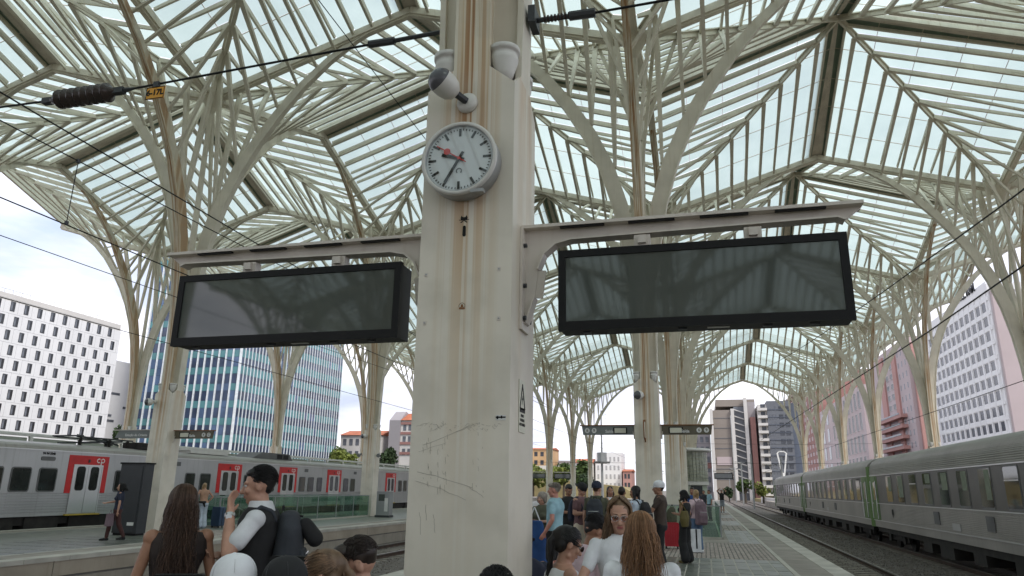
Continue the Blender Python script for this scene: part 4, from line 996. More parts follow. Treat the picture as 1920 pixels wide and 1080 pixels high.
def rt_wire(t):
    part('turnbuckle', MB().box(-1.24, -1.18, 5.1, 5.3, 5.42, 5.58).tube((-1.18, 5.2, 5.49), (-.9, 5.2, 5.485), .022, n=6).tube((-.9, 5.2, 5.485), (-.68, 5.2, 5.483), .04, n=8), 'dark_grey', t)
    m = MB()
    for i in range(10): m.tube((-1.12+i*.03, 5.2, 5.49), (-1.105+i*.03, 5.2, 5.49), .032, n=8)
    part('insulator', m, 'insulator_brown', t)
wire('black span wire leaving the right side of the clock pillar at the top', [(-.68, 5.2, 5.483), (6, 5.2, 5.7), (14, 5.2, 6.2)], .011, extra=rt_wire)
t = thing('catenary_sign', 'small orange plate reading 6-17L hung on the left span wire', 'sign', (-5.02, 5.20, 5.41))
part('plate', MB().box(-.105, .105, -.004, .004, -.165, -.035), 'orange_sign', t); o = link('lettering', text_mesh('lettering', '6-17L', .085, 'black_metal', .001, bold=.003), t); facing(o, (0, -.006, -.10), 'S')
part('border', MB().box(-.105, .105, -.006, -.004, -.165, -.158).box(-.105, .105, -.006, -.004, -.042, -.035).box(-.105, -.098, -.006, -.004, -.165, -.035).box(.098, .105, -.006, -.004, -.165, -.035), 'black_metal', t)
part('clip', MB().box(-.03, .03, -.015, .015, -.04, .02), 'dark_grey', t)
for X, zc, zm, lab in ((-7.7, 4.77, 5.66, 'track below the left display'), (-12.1, 4.8, 5.88, 'track along the left platform')):
    wire(f'lower black contact wire over the {lab}', [(X, -20, zc), (X, 60, zc), (X, 250, zc)], .008)
    wire(f'upper black messenger wire over the {lab}', sag((X, -22, zm+.15), (X, 28, zm+.3), .25)+sag((X, 28, zm+.3), (X, 80, zm+.3), .3)[1:], .008)
def drop(t):
    for za, zb in ((5.63, 5.68), (4.77, 4.82)): part('clamp', MB().box(-7.715, -7.685, 6.88, 6.92, za, zb), 'dark_grey', t)
wire('thin vertical dropper between the two left wires, upper left', [(-7.7, 6.9, 5.66), (-7.7, 6.9, 4.8)], .006, extra=drop)
wire('steep thin stay wire crossing the glass roof left of the clock', [(-7.7, 9.5, 12.0), (-7.7, 60, 11.2)], .012)
wire('high black wire crossing the upper left branches towards the kiosk', sag((-7.7, -5, 6.3), (-7.7, 40, 5.7), .25), .010)
wire('rising black wire over the near right track, upper of two', sag((4.55, 5, 5.3), (4.55, 60, 10.9), .35), .013)
wire('lower black contact wire over the near right track', [(4.55, -10, 4.66), (4.55, 16, 4.8), (4.4, 60, 5.5)], .013)
wire('black wire over the far right track towards the arch', sag((9.25, 10, 4.9), (9.25, 110, 5.2), .1), .012)
wire('thin cable across the tracks in the far arch, lower', [(-36, 100, 5.2), (-2, 100, 5.1), (14, 100, 5.2), (30, 100, 5.2)], .02)
wire('thin cable across the tracks in the far arch, upper', [(-36, 118, 9.0), (14, 118, 8.6), (30, 118, 8.8)], .02)

# platform signs
def fingersign(label, x, y, s, L, body, glyph, num, dark, z=3.22, tail=False):
    t = thing('platform_sign', label, 'sign', (x, y, z), 0, 'grey wayfinding signs on brackets')
    P = [(s*.04, .27), (s*L, .27), (s*(L-.04), 0), (s*.04, 0)] if not tail else [(s*.04, .27), (s*(L-.16), .27), (s*L, .02), (s*(L-.3), -.02), (s*.04, 0)]
    part('panel', MB().prism(P if s > 0 else P, 'y', -.03, .03), dark, t)
    part('top_rail', MB().box(*sorted((0, s*(L+.05))), -.06, .06, .27, .295), 'rust' if not tail else 'arm_paint', t)
    m = MB()
    for k in range(6):
        a, a2 = R(90*k/6), R(90*(k+1)/6); m.bar((s*(.02+.16*(1-math.cos(a))*0+.0), 0, 0), (s*.02, 0, .01), .01, .01) if False else None
    m.bar((s*.02, 0, -.12), (s*.02, 0, .27), .07, .035).bar((s*.02, 0, -.12), (s*.07, 0, .1), .07, .02); part('bracket', m, 'arm_paint', t)
    if body: o = link('lettering', text_mesh('lettering', body, .12, 'sign_white', .002, bold=.003), t); facing(o, (s*L*.48, -.035, .10), 'S')
    k = 0
    for n_ in num:
        xx = s*L-s*(.17+.21*k); m = MB().tube((xx, -.031, .13), (xx, -.036, .13), .075, n=20); part('disc', m, 'sign_white', t)
        o = link('numeral', text_mesh('numeral', n_, .12, 'sign_brown', .001, bold=.002), t); facing(o, (xx, -.040, .13), 'S'); k += 1
    if glyph: part('clock_panel', MB().box(*sorted((s*.28, s*.62)), -.04, -.03, .055, .20), 'label_cream', t); part('clock_border', MB().box(*sorted((s*.24, s*.66)), -.036, -.03, .035, .22), 'black_metal', t)
    return t
fingersign('brown grey Saída sign with numbers, right arm of rusty pillar', XA+.37, Y0+SP-.0, 1, 1.50, 'Saída', 1, ['9', '6'], 'sign_brown')
fingersign('grey Saída sign with numbers, left arm of rusty pillar', XA-.37, Y0+SP, -1, 1.62, 'Saída', 1, ['6', '9'], 'sign_grey')
fingersign('grey Saída sign with number 4, right arm of the kiosk pillar', XA-SP+.37, Y0+SP, 1, 1.62, 'Saída', 1, ['C', '4'], 'sign_brown', 3.14)
fingersign('grey Estação do Oriente sign, left arm of the kiosk pillar', XA-SP-.37, Y0+SP, -1, 1.75, 'Estação do Oriente', 0, [], 'sign_grey', 3.17, True)
t = thing('projecting_sign', 'rusty framed little sign plate projecting from the rusty pillar', 'sign', (XA-.05, Y0+SP-.36, 3.3))
part('frame', MB().bar((0, 0, .32), (0, -.5, .26), .03, .03).bar((0, -.5, .28), (0, -.5, -.2), .03, .03).bar((0, 0, .3), (0, 0, -.3), .03, .03).bar((0, 0, -.3), (0, -.5, -.2), .03, .03), 'rust', t)
part('plate', MB().box(-.01, .01, -.47, -.03, -.2, .25), 'label_cream', t)

# far hanging displays
def fardisp(x0, x1, y, z0, z1, lab):
    t = thing('departure_display', lab, 'display board', (0, 0, 0), 0, 'far dark displays'); part('casing', MB().box(x0, x1, y, y+.2, z0, z1), 'dark_grey', t); part('screen', MB().box(x0+.08, x1-.08, y-.01, y, z0+.08, z1-.08), 'screen', t); part('bracket', MB().box(min(x0, x1)-.1, x1+.1, y+.05, y+.15, z1+.12, z1+.2), 'arm_paint', t)
fardisp(-20.9, -19.05, 90, 2.85, 3.45, 'small dark display in front of hill trees, left of first slender trunk')
fardisp(-17.9, -15.9, 90, 2.85, 3.45, 'small dark display between the first and second slender trunks')
fardisp(.9, 2.6, 73, 2.75, 3.3, 'small dark display beside the glass block pavilion')

# kiosk, glass balustrades, pavilion, bins
t = thing('kiosk', 'tall dark grey metal cabinet standing against the left pillar', 'cabinet', (-17.98, 20.55, 0))
part('body', MB().box(-.46, .46, -.3, .12, .06, 2.2), 'dark_grey', t); part('plinth', MB().box(-.43, .43, -.27, .10, 0, .06), 'black_metal', t); part('cap', MB().box(-.49, .49, -.33, .15, 2.2, 2.25), 'black_metal', t)
part('door', MB().box(-.4, .4, -.318, -.3, .1, 2.14), 'dark_grey', t); part('plate', MB().box(.1, .35, -.325, -.318, .3, .4), 'sign_white', t)
def balustrade(label, segs, x, h=1.08):
    t = thing('glass_balustrade', label, 'railing', (0, 0, 0), 0, 'green glass balustrades round the stairs')
    for (p, q) in segs:
        p, q = Vector(p), Vector(q); L = (q-p).length; n = max(1, round(L/1.9)); d = (q-p)/n
        for i in range(n):
            a = p+d*i+d.normalized()*.015; c = p+d*(i+1)-d.normalized()*.015
            part('pane', MB().bar((a.x, a.y, .05+h/2), (c.x, c.y, .05+h/2), .018, h-.05), 'green_glass', t)
            part('post', MB().bar((a.x, a.y, 0), (a.x, a.y, h+.02), .035, .05), 'galvanised', t)
        part('handrail', MB().bar((p.x, p.y, h+.04), (q.x, q.y, h+.04), .05, .035), 'galvanised', t)
        part('kerb', MB().bar((p.x, p.y, .03), (q.x, q.y, .03), .12, .08), 'light_strip', t)
balustrade('green glass balustrade round the stairs on the right, behind the waiting crowd', [((.47, 27.6, 0), (.47, 42, 0)), ((.47, 27.6, 0), (-2.6, 27.6, 0)), ((-2.6, 27.6, 0), (-2.6, 42, 0))], 0)
balustrade('green glass balustrade round the stairs on the left platform', [((-18.2, 25.3, 0), (-18.2, 38.5, 0)), ((-18.2, 25.3, 0), (-21.2, 25.3, 0)), ((-21.2, 25.3, 0), (-21.2, 38.5, 0)), ((-18.2, 38.5, 0), (-21.2, 38.5, 0))], 0)
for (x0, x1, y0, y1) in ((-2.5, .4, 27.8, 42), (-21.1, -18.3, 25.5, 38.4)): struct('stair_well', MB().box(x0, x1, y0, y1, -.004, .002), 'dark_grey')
t = thing('stair_flight_rail', 'slanting steel handrail inside the left glass balustrade', 'handrail', (0, 0, 0)); part('rail', MB().tube((-18.5, 26, 1.0), (-18.5, 29.5, -.2), .03).tube((-18.5, 26, 0), (-18.5, 26, 1.0), .03), 'galvanised', t)
t = thing('lift_pavilion', 'curved glass block lift pavilion with white canopy behind the pillars', 'pavilion', (-.8, 58, 0))
part('base', MB().box(-1.6, 1.0, -1, 2.2, 0, .9), 'white_paint', t); part('door', MB().box(-.2, .6, -1.03, -1, .05, 2.0), 'dark_grey', t); part('band', MB().box(-1.7, 1.1, -1.1, 2.3, 2.05, 2.3), 'white_paint', t); part('wall', MB().box(-1.55, .95, -.95, 2.2, .9, 2.05), 'pale_green', t)
mat('block_glass', (.26, .27, .20), .3, 0, .35, 3)
for i in range(11):
    for j in range(9):
        a = R(250+i*11.); a2 = R(250+(i+.88)*11.); z = 2.32+j*.25; r_ = 1.35
        p = Vector((-.3+r_*math.cos(a), .5+r_*math.sin(a), z+.11)); q = Vector((-.3+r_*math.cos(a2), .5+r_*math.sin(a2), z+.11)); part('glass_brick', MB().bar(p, q, .06, .22), 'block_glass', t)
part('frame', MB().lathe([(1.30, 2.3), (1.30, 4.55), (1.2, 4.55)], 24, mat4=Matrix.Translation((-.3, .5, 0))), 'pale_green', t)
part('canopy', MB().lathe([(0, 4.85), (1.6, 4.75), (1.75, 4.6), (1.6, 4.5), (0, 4.5)], 24, mat4=Matrix.Translation((-.3, .5, 0))), 'white_paint', t, True)
t = thing('ticket_machine', 'grey steel ticket machine beside the second left pillar', 'ticket machine', (-17.1, 38.2, 0))
part('body', MB().box(-.38, .38, -.25, .25, .1, 1.35), 'galvanised', t); part('base', MB().box(-.42, .42, -.3, .3, 0, .1), 'dark_grey', t); part('screen', MB().box(-.25, .1, -.27, -.25, .85, 1.2), 'screen', t); part('notice', MB().box(.1, .3, -.262, -.25, .3, 1.0), 'sign_white', t)
t = thing('marker_box', 'small rusty yellow concrete marker between the left tracks', 'marker', (-9.7, 12.6, -.86)); part('block', MB().box(-.18, .18, -.18, .18, 0, .42), 'yellow_step', t); part('cap', MB().box(-.22, .22, -.22, .22, .42, .46), 'light_strip', t)
def spk(x, y, lab):
    t = thing('loudspeaker_pair', lab, 'loudspeaker', (x, y, 0), 0, 'loudspeakers on the pillars')
    for s in (-1, 1):
        m = MB().bar((s*.36, 0, 3.3), (s*.6, 0, 3.35), .04, .04).tube((s*.55, -.05, 3.42), (s*.62, -.28, 3.3), .05, .12, 10); part('horn', m, 'galvanised', t)
spk(XA-SP, Y0+2*SP-.1, 'pair of grey horn loudspeakers on the second left pillar')
def case(label, x, y, rz, w, d, h, m_, handle=.35, hm='chrome', cat='suitcase'):
    t = thing('suitcase', label, cat, (x, y, 0), rz)
    bm_ = MB(); pts = rrect(0, .07+h/2, w, h, .05, 3); bm_.prism(pts, 'y', -d/2, d/2); sh = part('shell', bm_, m_, t)
    rb = MB()
    for k in range(5): xx = -w/2+.07+k*(w-.14)/4; rb.box(xx-.012, xx+.012, -d/2-.008, d/2+.008, .15, h-.02)
    part('rib', rb, m_, sh)
    part('zip_band', MB().box(-w/2-.004, w/2+.004, -.012, .012, .12, h+.02), 'black_metal', t)
    for sx in (-1, 1):
        for sy in (-1, 1): part('wheel', MB().tube((sx*(w/2-.05)-.015, sy*(d/2-.04), .035), (sx*(w/2-.05)+.015, sy*(d/2-.04), .035), .035, n=12), 'rubber', t)
    if handle:
        part('telescopic_handle', MB().tube((-.1, d/2-.04, h), (-.1, d/2-.04, h+handle), .009, n=8).tube((.1, d/2-.04, h), (.1, d/2-.04, h+handle), .009, n=8), hm, t)
        part('grip', MB().prism(rrect(0, h+handle+.07, .25, .035, .015, 3), 'y', d/2-.06, d/2-.02), 'black_metal', t)
    return t
mat('case_red', (.42, .012, .025), .35, 0, .08, 4)
mat('case_navy', (.02, .045, .09), .4, 0, .1, 4)
mat('case_black', (.015, .015, .017), .5)
case('bright red hard shell suitcase upright by the man in white cap', -1.02, 22.6, R(8), .42, .27, .66, 'case_red', 0)
case('dark blue suitcase left of the couple on left platform', -18.95, 25.0, R(20), .42, .26, .72, 'case_navy', 0)
case('dark blue suitcase with raised handle right of the couple', -18.15, 25.2, R(-10), .42, .26, .70, 'case_navy', .42)
case('black suitcase with raised telescopic handle, lower left corner', -2.62, 3.35, R(25), .38, .24, .58, 'case_black', .50)
case('black suitcase with raised handle behind the white cap', -2.30, 3.85, R(10), .40, .25, .62, 'case_black', .52)
# ---------------------------------------------------------------- people
def pmat(name, col, rough=.8, var=.12, vs_=9, **k): return mat(name, col, rough, 0, var, vs_, **k)
for nm, c in dict(skin_light=(.42, .235, .165), skin_tan=(.30, .155, .095), skin_red=(.44, .20, .15), skin_dark=(.20, .10, .065)).items():
    m = mat(nm, c, .5, 0, .1, 14, spec=.4); b_ = m.node_tree.nodes['Principled BSDF']; b_.inputs['Subsurface Weight'].default_value = .0
for nm, c in dict(hair_black=(.008, .007, .007), hair_dark=(.022, .014, .010), hair_brown=(.055, .029, .017), hair_auburn=(.20, .105, .052), hair_blonde=(.30, .20, .10), hair_grey=(.22, .19, .16), hair_lightbrown=(.13, .08, .045)).items():
    mat(nm, c, .45, 0, .35, 30, spec=.4, stretch=(1, 1, .12)); mat(nm+'_light', tuple(v*1.7+.006 for v in c), .4, 0, .3, 30, spec=.4, stretch=(1, 1, .12))
for nm, c in dict(cloth_darkbrown=(.022, .014, .012), cloth_black=(.011, .011, .012), cloth_white=(.62, .63, .65), cloth_navy=(.016, .02, .04), cloth_lightblue=(.26, .42, .48), cloth_maroon=(.14, .075, .08), cloth_olive=(.075, .078, .05), cloth_beige=(.52, .46, .36), cloth_grey=(.22, .24, .27), cloth_red=(.45, .02, .02), cloth_brown=(.052, .036, .028),
                  cloth_pink=(.55, .42, .45), cloth_jeans=(.09, .15, .25), cloth_palejeans=(.42, .48, .55), cloth_khaki=(.10, .08, .022), cloth_mauve=(.16, .11, .13), cloth_blue=(.02, .07, .22), cloth_peach=(.40, .24, .16), cloth_charcoal=(.03, .034, .042), cloth_winered=(.055, .02, .018)).items():
    pmat(nm, c, .85, .18, 6, bump=.35, bscale=9)
mat('eye_white', (.6, .58, .56), .3); mat('lip', (.32, .10, .09), .5); mat('phone_glow', (.35, .5, .8), .3)
clear_glass('lens_tint', (.62, .45, .38), .08); mat('lens_dark', (.01, .008, .008), .1, spec=.9); mat('steel_watch', (.5, .5, .5), .25, .9)

class VB(MB):
    """closed overlapping volumes, later fused by a voxel remesh"""
    def cap(s, p, q, r1, r2, n=12):
        p, q = Vector(p), Vector(q); d = q-p; L = d.length
        if L < 1e-5: return s.ell(p, (r1, r1, r1))
        M4 = Matrix.Translation(p) @ d.to_track_quat('Z', 'Y').to_matrix().to_4x4(); prof = []
        for i in range(5): a = math.pi/2*(1-i/4); prof.append((r1*math.cos(a), -r1*math.sin(a)))
        for i in range(5): a = math.pi/2*i/4; prof.append((r2*math.cos(a), L+r2*math.sin(a)))
        prof[0] = (r1*.02, prof[0][1]); prof[-1] = (r2*.02, prof[-1][1])
        return s.closed(prof, n, M4)
    def closed(s, prof, n, M4):
        b = len(s.v); s.lathe(prof, n, 0, M4); s.face(tuple(b+i for i in range(n))[::-1]); k = len(prof)-1; s.face(tuple(b+k*n+i for i in range(n))); return s
    def ell(s, c, r, rot=None, n=16):
        M4 = Matrix.Translation(Vector(c)) @ (rot or Matrix.Identity(4)) @ Matrix.Diagonal((r[0], r[1], r[2], 1)); prof = [(max(.02, math.sin(math.pi*i/10)), -math.cos(math.pi*i/10)) for i in range(11)]
        return s.closed(prof, n, M4)
    def loft(s, secs, n=20):
        """secs: (center, rx, ry, [normal tilt matrix])"""
        b = len(s.v)
        for sec in secs:
            c, rx, ry = Vector(sec[0]), sec[1], sec[2]; T = sec[3] if len(sec) > 3 else Matrix.Identity(3)
            for i in range(n):
                a = 2*math.pi*i/n; e = .85; x = math.copysign(abs(math.cos(a))**e, math.cos(a)); y = math.copysign(abs(math.sin(a))**e, math.sin(a)); s.v.append(tuple(c+T @ Vector((rx*x, ry*y, 0))))
        for k in range(len(secs)-1):
            for i in range(n): j = (i+1) % n; s.face((b+k*n+i, b+k*n+j, b+k*n+n+j, b+k*n+n+i))
        s.face(tuple(b+i for i in range(n))[::-1]); k = len(secs)-1; s.face(tuple(b+k*n+i for i in range(n))); return s
def fuse(name, vb, matname, parent, voxel, smooth=4, noise_amp=0, cutfn=None, dec=0):
    me = bpy.data.meshes.new(name); me.from_pydata(vb.v, [], vb.f); me.materials.append(MAT[matname])
    o = link(name, me, parent)
    m = o.modifiers.new('r', 'REMESH'); m.mode = 'VOXEL'; m.voxel_size = voxel; m.use_smooth_shade = True
    if smooth: q = o.modifiers.new('s', 'SMOOTH'); q.factor = .5; q.iterations = smooth
    if dec: q = o.modifiers.new('d', 'DECIMATE'); q.ratio = dec
    FUSED.append((o, noise_amp)); return o
FUSED = []
def bake_fused():
    """evaluate every remesh in a small scratch scene and keep the results as plain meshes"""
    sc = bpy.data.scenes.new('scratch'); win = bpy.context.window; home = win.scene; tmp = []
    for o, amp in FUSED:
        c = bpy.data.objects.new('scratch_object', o.data); sc.collection.objects.link(c); tmp.append(c)
        for m in o.modifiers:
            q = c.modifiers.new(m.name, m.type)
            if m.type == 'REMESH': q.mode = 'VOXEL'; q.voxel_size = m.voxel_size; q.use_smooth_shade = True
            else: q.factor = m.factor; q.iterations = m.iterations
    win.scene = sc; dg = bpy.context.evaluated_depsgraph_get()
    res = [bpy.data.meshes.new_from_object(c.evaluated_get(dg)) for c in tmp]
    win.scene = home; olds = []
    for (o, amp), me2 in zip(FUSED, res):
        n = len(me2.vertices)
        if amp and n:
            co = np.empty(n*3, 'f'); me2.vertices.foreach_get('co', co); co = co.reshape(-1, 3); nr = np.empty(n*3, 'f'); me2.vertices.foreach_get('normal', nr); nr = nr.reshape(-1, 3)
            x, y, z = co[:, 0]*1., co[:, 1]*1., co[:, 2]*1.; w = .35*np.sin(13*x+5*np.sin(7*z+1)+4*y)+.35*np.sin(17*z+6*np.sin(9*x)+3*y)+.3*np.sin(31*z+19*x+23*y)+.25*np.sin(41*x-29*z+2*np.sin(20*y))
            me2.vertices.foreach_set('co', (co+nr*(w*amp*.6)[:, None]).ravel())
        old = o.data; nm = old.name; mt = old.materials[0]; o.modifiers.clear(); o.data = me2; olds.append(old); old.name = 'unused'; me2.name = nm
        me2.materials.clear(); me2.materials.append(mt); me2.polygons.foreach_set('use_smooth', [True]*len(me2.polygons)); me2.update()
    bpy.data.batch_remove(tmp); bpy.data.batch_remove(olds); bpy.data.scenes.remove(sc)
ARMS = dict(down=((.235, -.02, 1.13), (.255, .05, .88)), phone=((.225, -.01, 1.15), (.10, .235, 1.16)), fwd=((.23, .12, 1.16), (.20, .36, 1.12)), hip=((.33, -.06, 1.17), (.2, .04, 1.00)),
            strap=((.25, .02, 1.15), (.16, .20, 1.28)), lap=((.22, .08, 1.17), (.10, .30, 1.03)), head=((.34, .02, 1.62), (.15, .0, 1.78)), reach=((.24, .16, 1.20), (.26, .42, 1.10)), back=((.25, -.08, 1.15), (.10, -.16, 1.02)))
def hand(vb, w, d, n, s=1., curl=.5, side=1):
    w, d, n = Vector(w), Vector(d).normalized(), Vector(n).normalized(); n = (n-d*n.dot(d)).normalized(); u = d.cross(n)*side
    vb.loft([(w-d*.02*s, .024*s, .018*s, Matrix((u, n, d)).transposed()), (w+d*.03*s, .036*s, .016*s, Matrix((u, n, d)).transposed()), (w+d*.085*s, .041*s, .013*s, Matrix((u, n, d)).transposed())], 12)
    for k, (off, L) in enumerate(((-.030, .066), (-.010, .078), (.010, .074), (.029, .058))):
        a = w+d*.078*s+u*off*s; d1 = (d*math.cos(curl*.6)+n*math.sin(curl*.6)); b = a+d1*L*.5*s; d2 = (d*math.cos(curl*1.5)+n*math.sin(curl*1.5)); c = b+d2*L*.5*s
        vb.cap(a, b, .0088*s, .0082*s, 8).cap(b, c, .0082*s, .0068*s, 8)
    a = w+d*.02*s-u*.028*s; d1 = (d*.75-u*.6+n*.25).normalized(); b = a+d1*.038*s; d2 = (d*.92-u*.25+n*.35).normalized(); vb.cap(a, b, .011*s, .010*s, 8).cap(b, b+d2*.032*s, .010*s, .008*s, 8)
def person(label, x, y, view=0, h=1.72, near=False, skin='skin_light', hair='hair_dark', style='short', top='cloth_black', bottom='cloth_black', shoe='cloth_black', sleeve='short', leg='long', arm_l='down', arm_r='down',
           seated=False, lean=0., look=(0, 0, 0), female=False, build=1., stride=0., hat=None, group='people waiting on the platforms', rz=None, hairlen=.35, glasses=None, z=0., base_skin=None, voxel=None, hatback=False, neckline=None, curl=.5):
    S_ = h/1.72; rz0 = math.atan2(-x, y) if rz is None else rz
    t = thing('person', label, 'person', (x, y, z), rz0+R(view), group)
    vx = voxel or (.0078 if near else .014)
    sw = .165 if female else .185; hipw = .17 if female else .16; bd = build
    dz = -.385 if seated else 0.
    Lr = Matrix.Rotation(-R(lean), 3, 'X'); piv = Vector((0, 0, .95+dz))
    def J(p): p = Vector((p[0], p[1], p[2]+dz)); return (Lr @ (p-piv)+piv)*S_
    def L0(p): return Vector(p)*S_
    body = VB(); s = S_
    # legs
    legs = []
    for sd in (-1, 1):
        hip_ = Vector((sd*.088, 0, .93+dz))
        if seated: kn = Vector((sd*.11, .44, .545)); an = Vector((sd*.11, .46, .09))
        else:
            st = stride*sd; kn = Vector((sd*.085, .05+st*.55, .50)); an = Vector((sd*.09, -.01+st*1.0, .09+abs(min(0, st))*.12))
        legs.append((hip_, kn, an)); body.cap(L0(hip_), L0(kn), .078*s*bd, .052*s, 14).cap(L0(kn), L0((kn+an)/2+Vector((0, -.012, .03))), .050*s, .050*s, 14).cap(L0((kn+an)/2+Vector((0, -.012, .03))), L0(an), .050*s, .034*s, 14)
        body.cap(L0(an+Vector((0, -.02, -.045))), L0(an+Vector((0, .13, -.06))), .036*s, .026*s, 10)
    # torso
    tw = [(.86, hipw*.92, .10), (.94, hipw*1.0, .115), (1.06, (.125 if female else .145), .095), (1.18, .135 if female else .15, .10), (1.30, .158, .112), (1.38, .165 if female else .18, .10), (1.43, .13, .08), (1.462, .075, .062)]
    RL = Lr
    def torso(vb, extra, lo=.0, hi=9., ex2=None):
        secs = []
        for zz, rx, ry in tw:
            if lo <= zz <= hi: secs.append((J((0, (-.012 if zz > 1.2 else 0), zz)), (rx*bd+extra)*s, (ry*bd+extra*(1.1))*s, RL))
        vb.loft(secs, 24)
    torso(body, 0)
    if female: body.ell(J((-.07, .085, 1.26)), (.062*s, .055*s, .062*s)).ell(J((.07, .085, 1.26)), (.062*s, .055*s, .062*s))
    body.cap(J((0, -.02, 1.42)), J((0, .0, 1.54)), .058*s, .050*s, 14)
    # arms
    arms = []
    for sd, pose in ((-1, arm_l), (1, arm_r)):
        P_ = ARMS[pose] if isinstance(pose, str) else pose; e, w = Vector(P_[0]), Vector(P_[1]); e.x *= sd if isinstance(pose, str) else 1; w.x *= sd if isinstance(pose, str) else 1
        sh = J((sd*sw, -.01, 1.395)); e = J(e); w = J(w); arms.append((sh, e, w)); f_ = .9 if female else 1.
        body.ell(sh, (.055*s*bd, .052*s*bd, .055*s)).cap(sh, e, .048*s*f_*bd, .038*s*f_, 12).cap(e, e.lerp(w, .3), .038*s*f_, .041*s*f_, 12).cap(e.lerp(w, .3), w, .041*s*f_, .026*s*f_, 12)
        dr = (w-e).normalized(); nrm = Vector((-sd, .2, 0)) if pose == 'down' else Vector((-sd*.4, -.3, .8)); 
        hand(body, w, dr, nrm, s*(.92 if female else 1.), curl, sd)
    # head
    hc = J((0, .015, 1.595)); HM = Matrix.Translation(hc) @ (Matrix.Rotation(R(look[0]), 4, 'Z') @ Matrix.Rotation(-R(look[1])-R(lean)*.4, 4, 'X') @ Matrix.Rotation(R(look[2]), 4, 'Y'))
    def Hd(p): return HM @ (Vector(p)*s)
    HR = HM.to_3x3().to_4x4()
    body.ell(Hd((0, -.012, .028)), (.074*s, .094*s, .094*s), HR).ell(Hd((0, .028, -.035)), (.058*s, .062*s, .078*s), HR).ell(Hd((0, .052, -.088)), (.032*s, .030*s, .026*s), HR)
    body.cap(Hd((-.045, .01, -.075)), Hd((0, .055, -.095)), .022*s, .022*s, 8).cap(Hd((.045, .01, -.075)), Hd((0, .055, -.095)), .022*s, .022*s, 8)
    body.cap(Hd((0, .086, .012)), Hd((0, .108, -.030)), .0095*s, .0145*s, 10).ell(Hd((0, .098, -.034)), (.019*s, .011*s, .009*s), HR)
    body.cap(Hd((-.045, .072, .026)), Hd((-.012, .085, .024)), .011*s, .010*s, 8).cap(Hd((.045, .072, .026)), Hd((.012, .085, .024)), .011*s, .010*s, 8)
    body.cap(Hd((-.018, .083, -.060)), Hd((.018, .083, -.060)), .008*s, .008*s, 8).ell(Hd((-.04, .065, -.022)), (.024*s, .02*s, .024*s), HR).ell(Hd((.04, .065, -.022)), (.024*s, .02*s, .024*s), HR)
    for sd in (-1, 1): body.ell(Hd((sd*.077, -.008, -.008)), (.010*s, .019*s, .031*s), HR @ Matrix.Rotation(R(-12), 4, 'X')).cap(Hd((sd*.083, -.018, .014)), Hd((sd*.083, -.012, -.022)), .006*s, .005*s, 6)
    bo = fuse('body', body, skin, t, vx*.85 if near else vx, 2)
    # face
    for sd in (-1, 1):
        eb = VB().ell(Hd((sd*.031, .0755, .008)), (.0135*s, .010*s, .009*s), HR, 12); part('eye', eb, 'eye_white', bo, True)
        part('pupil', VB().ell(Hd((sd*.031, .0845, .008)), (.0058*s, .003*s, .0058*s), HR, 10), 'hair_black', bo, True)
        part('eyebrow', VB().cap(Hd((sd*.016, .094, .033)), Hd((sd*.048, .080, .034)), .0035*s, .0025*s, 6), hair if hair != 'hair_blonde' else 'hair_lightbrown', bo, True)
    part('lips', VB().cap(Hd((-.017, .0865, -.057)), Hd((.017, .0865, -.057)), .0055*s, .0055*s, 8).cap(Hd((-.013, .0865, -.064)), Hd((.013, .0865, -.064)), .006*s, .006*s, 8), 'lip', bo, True)
    if glasses:
        g = MB()
        for sd in (-1, 1):
            pts = [Hd((sd*.033+.026*math.cos(a*.5236), .101, .006+.019*math.sin(a*.5236))) for a in range(12)]
            g.poly(pts, 0)
            for a in range(12): g.tube(pts[a], pts[(a+1) % 12], .002*s, n=5, mi=1, caps=False)
            g.tube(Hd((sd*.058, .097, .012)), Hd((sd*.082, .0, .010)), .0025*s, n=5, mi=1)
        g.tube(Hd((-.008, .103, .01)), Hd((.008, .103, .01)), .002*s, n=5, mi=1); part('glasses', g, ['lens_tint' if glasses == 'steel_watch' else 'lens_dark', glasses], t)
    # clothes
    tb = VB()
    hem = 0.86 if leg != 'none' else .86
    torso(tb, .016, .0, 9 if sleeve != 'none' else 1.44)
    if female: tb.ell(J((-.07, .09, 1.26)), (.067*s, .06*s, .066*s)).ell(J((.07, .09, 1.26)), (.067*s, .06*s, .066*s))
    fr = {'none': 0, 'short': .62, 'long': 2}[sleeve]
    for (sh, e, w) in arms:
        if fr: tb.ell(sh, (.060*s*bd, .057*s*bd, .057*s)); tb.cap(sh, sh.lerp(e, min(1, fr)), .055*s*bd, .050*s, 12)
        if fr > 1: tb.cap(e, e.lerp(w, .9), .05*s, .038*s, 12)
        elif not fr: tb.cap(J((0, 0, 1.40)), sh.lerp(J((0, 0, 1.42)), .42), .05*s, .035*s, 10)
    if sleeve != 'none': tb.loft([(J((0, -.012, 1.40)), .13*s, .09*s, RL), (J((0, -.015, 1.45)), .092*s, .078*s, RL), (J((0, -.012, 1.474)), .072*s, .068*s, RL)], 20)
    ts = fuse('top' if female else 'shirt', tb, top, t, vx*1.1, 3, .010 if near else .008)
    lb = VB(); lb.loft([(J((0, 0, .99)), (.150 if female else .158)*s*bd, .118*s*bd, RL), (J((0, 0, .92)), (hipw*bd+.022)*s, .134*s*bd, RL), (J((0, 0, .84)), (hipw*bd+.012)*s, .12*s*bd, RL)], 20)
    fl = {'short': .72, 'long': 1, 'wide': 1, 'skirt': 1}[leg]
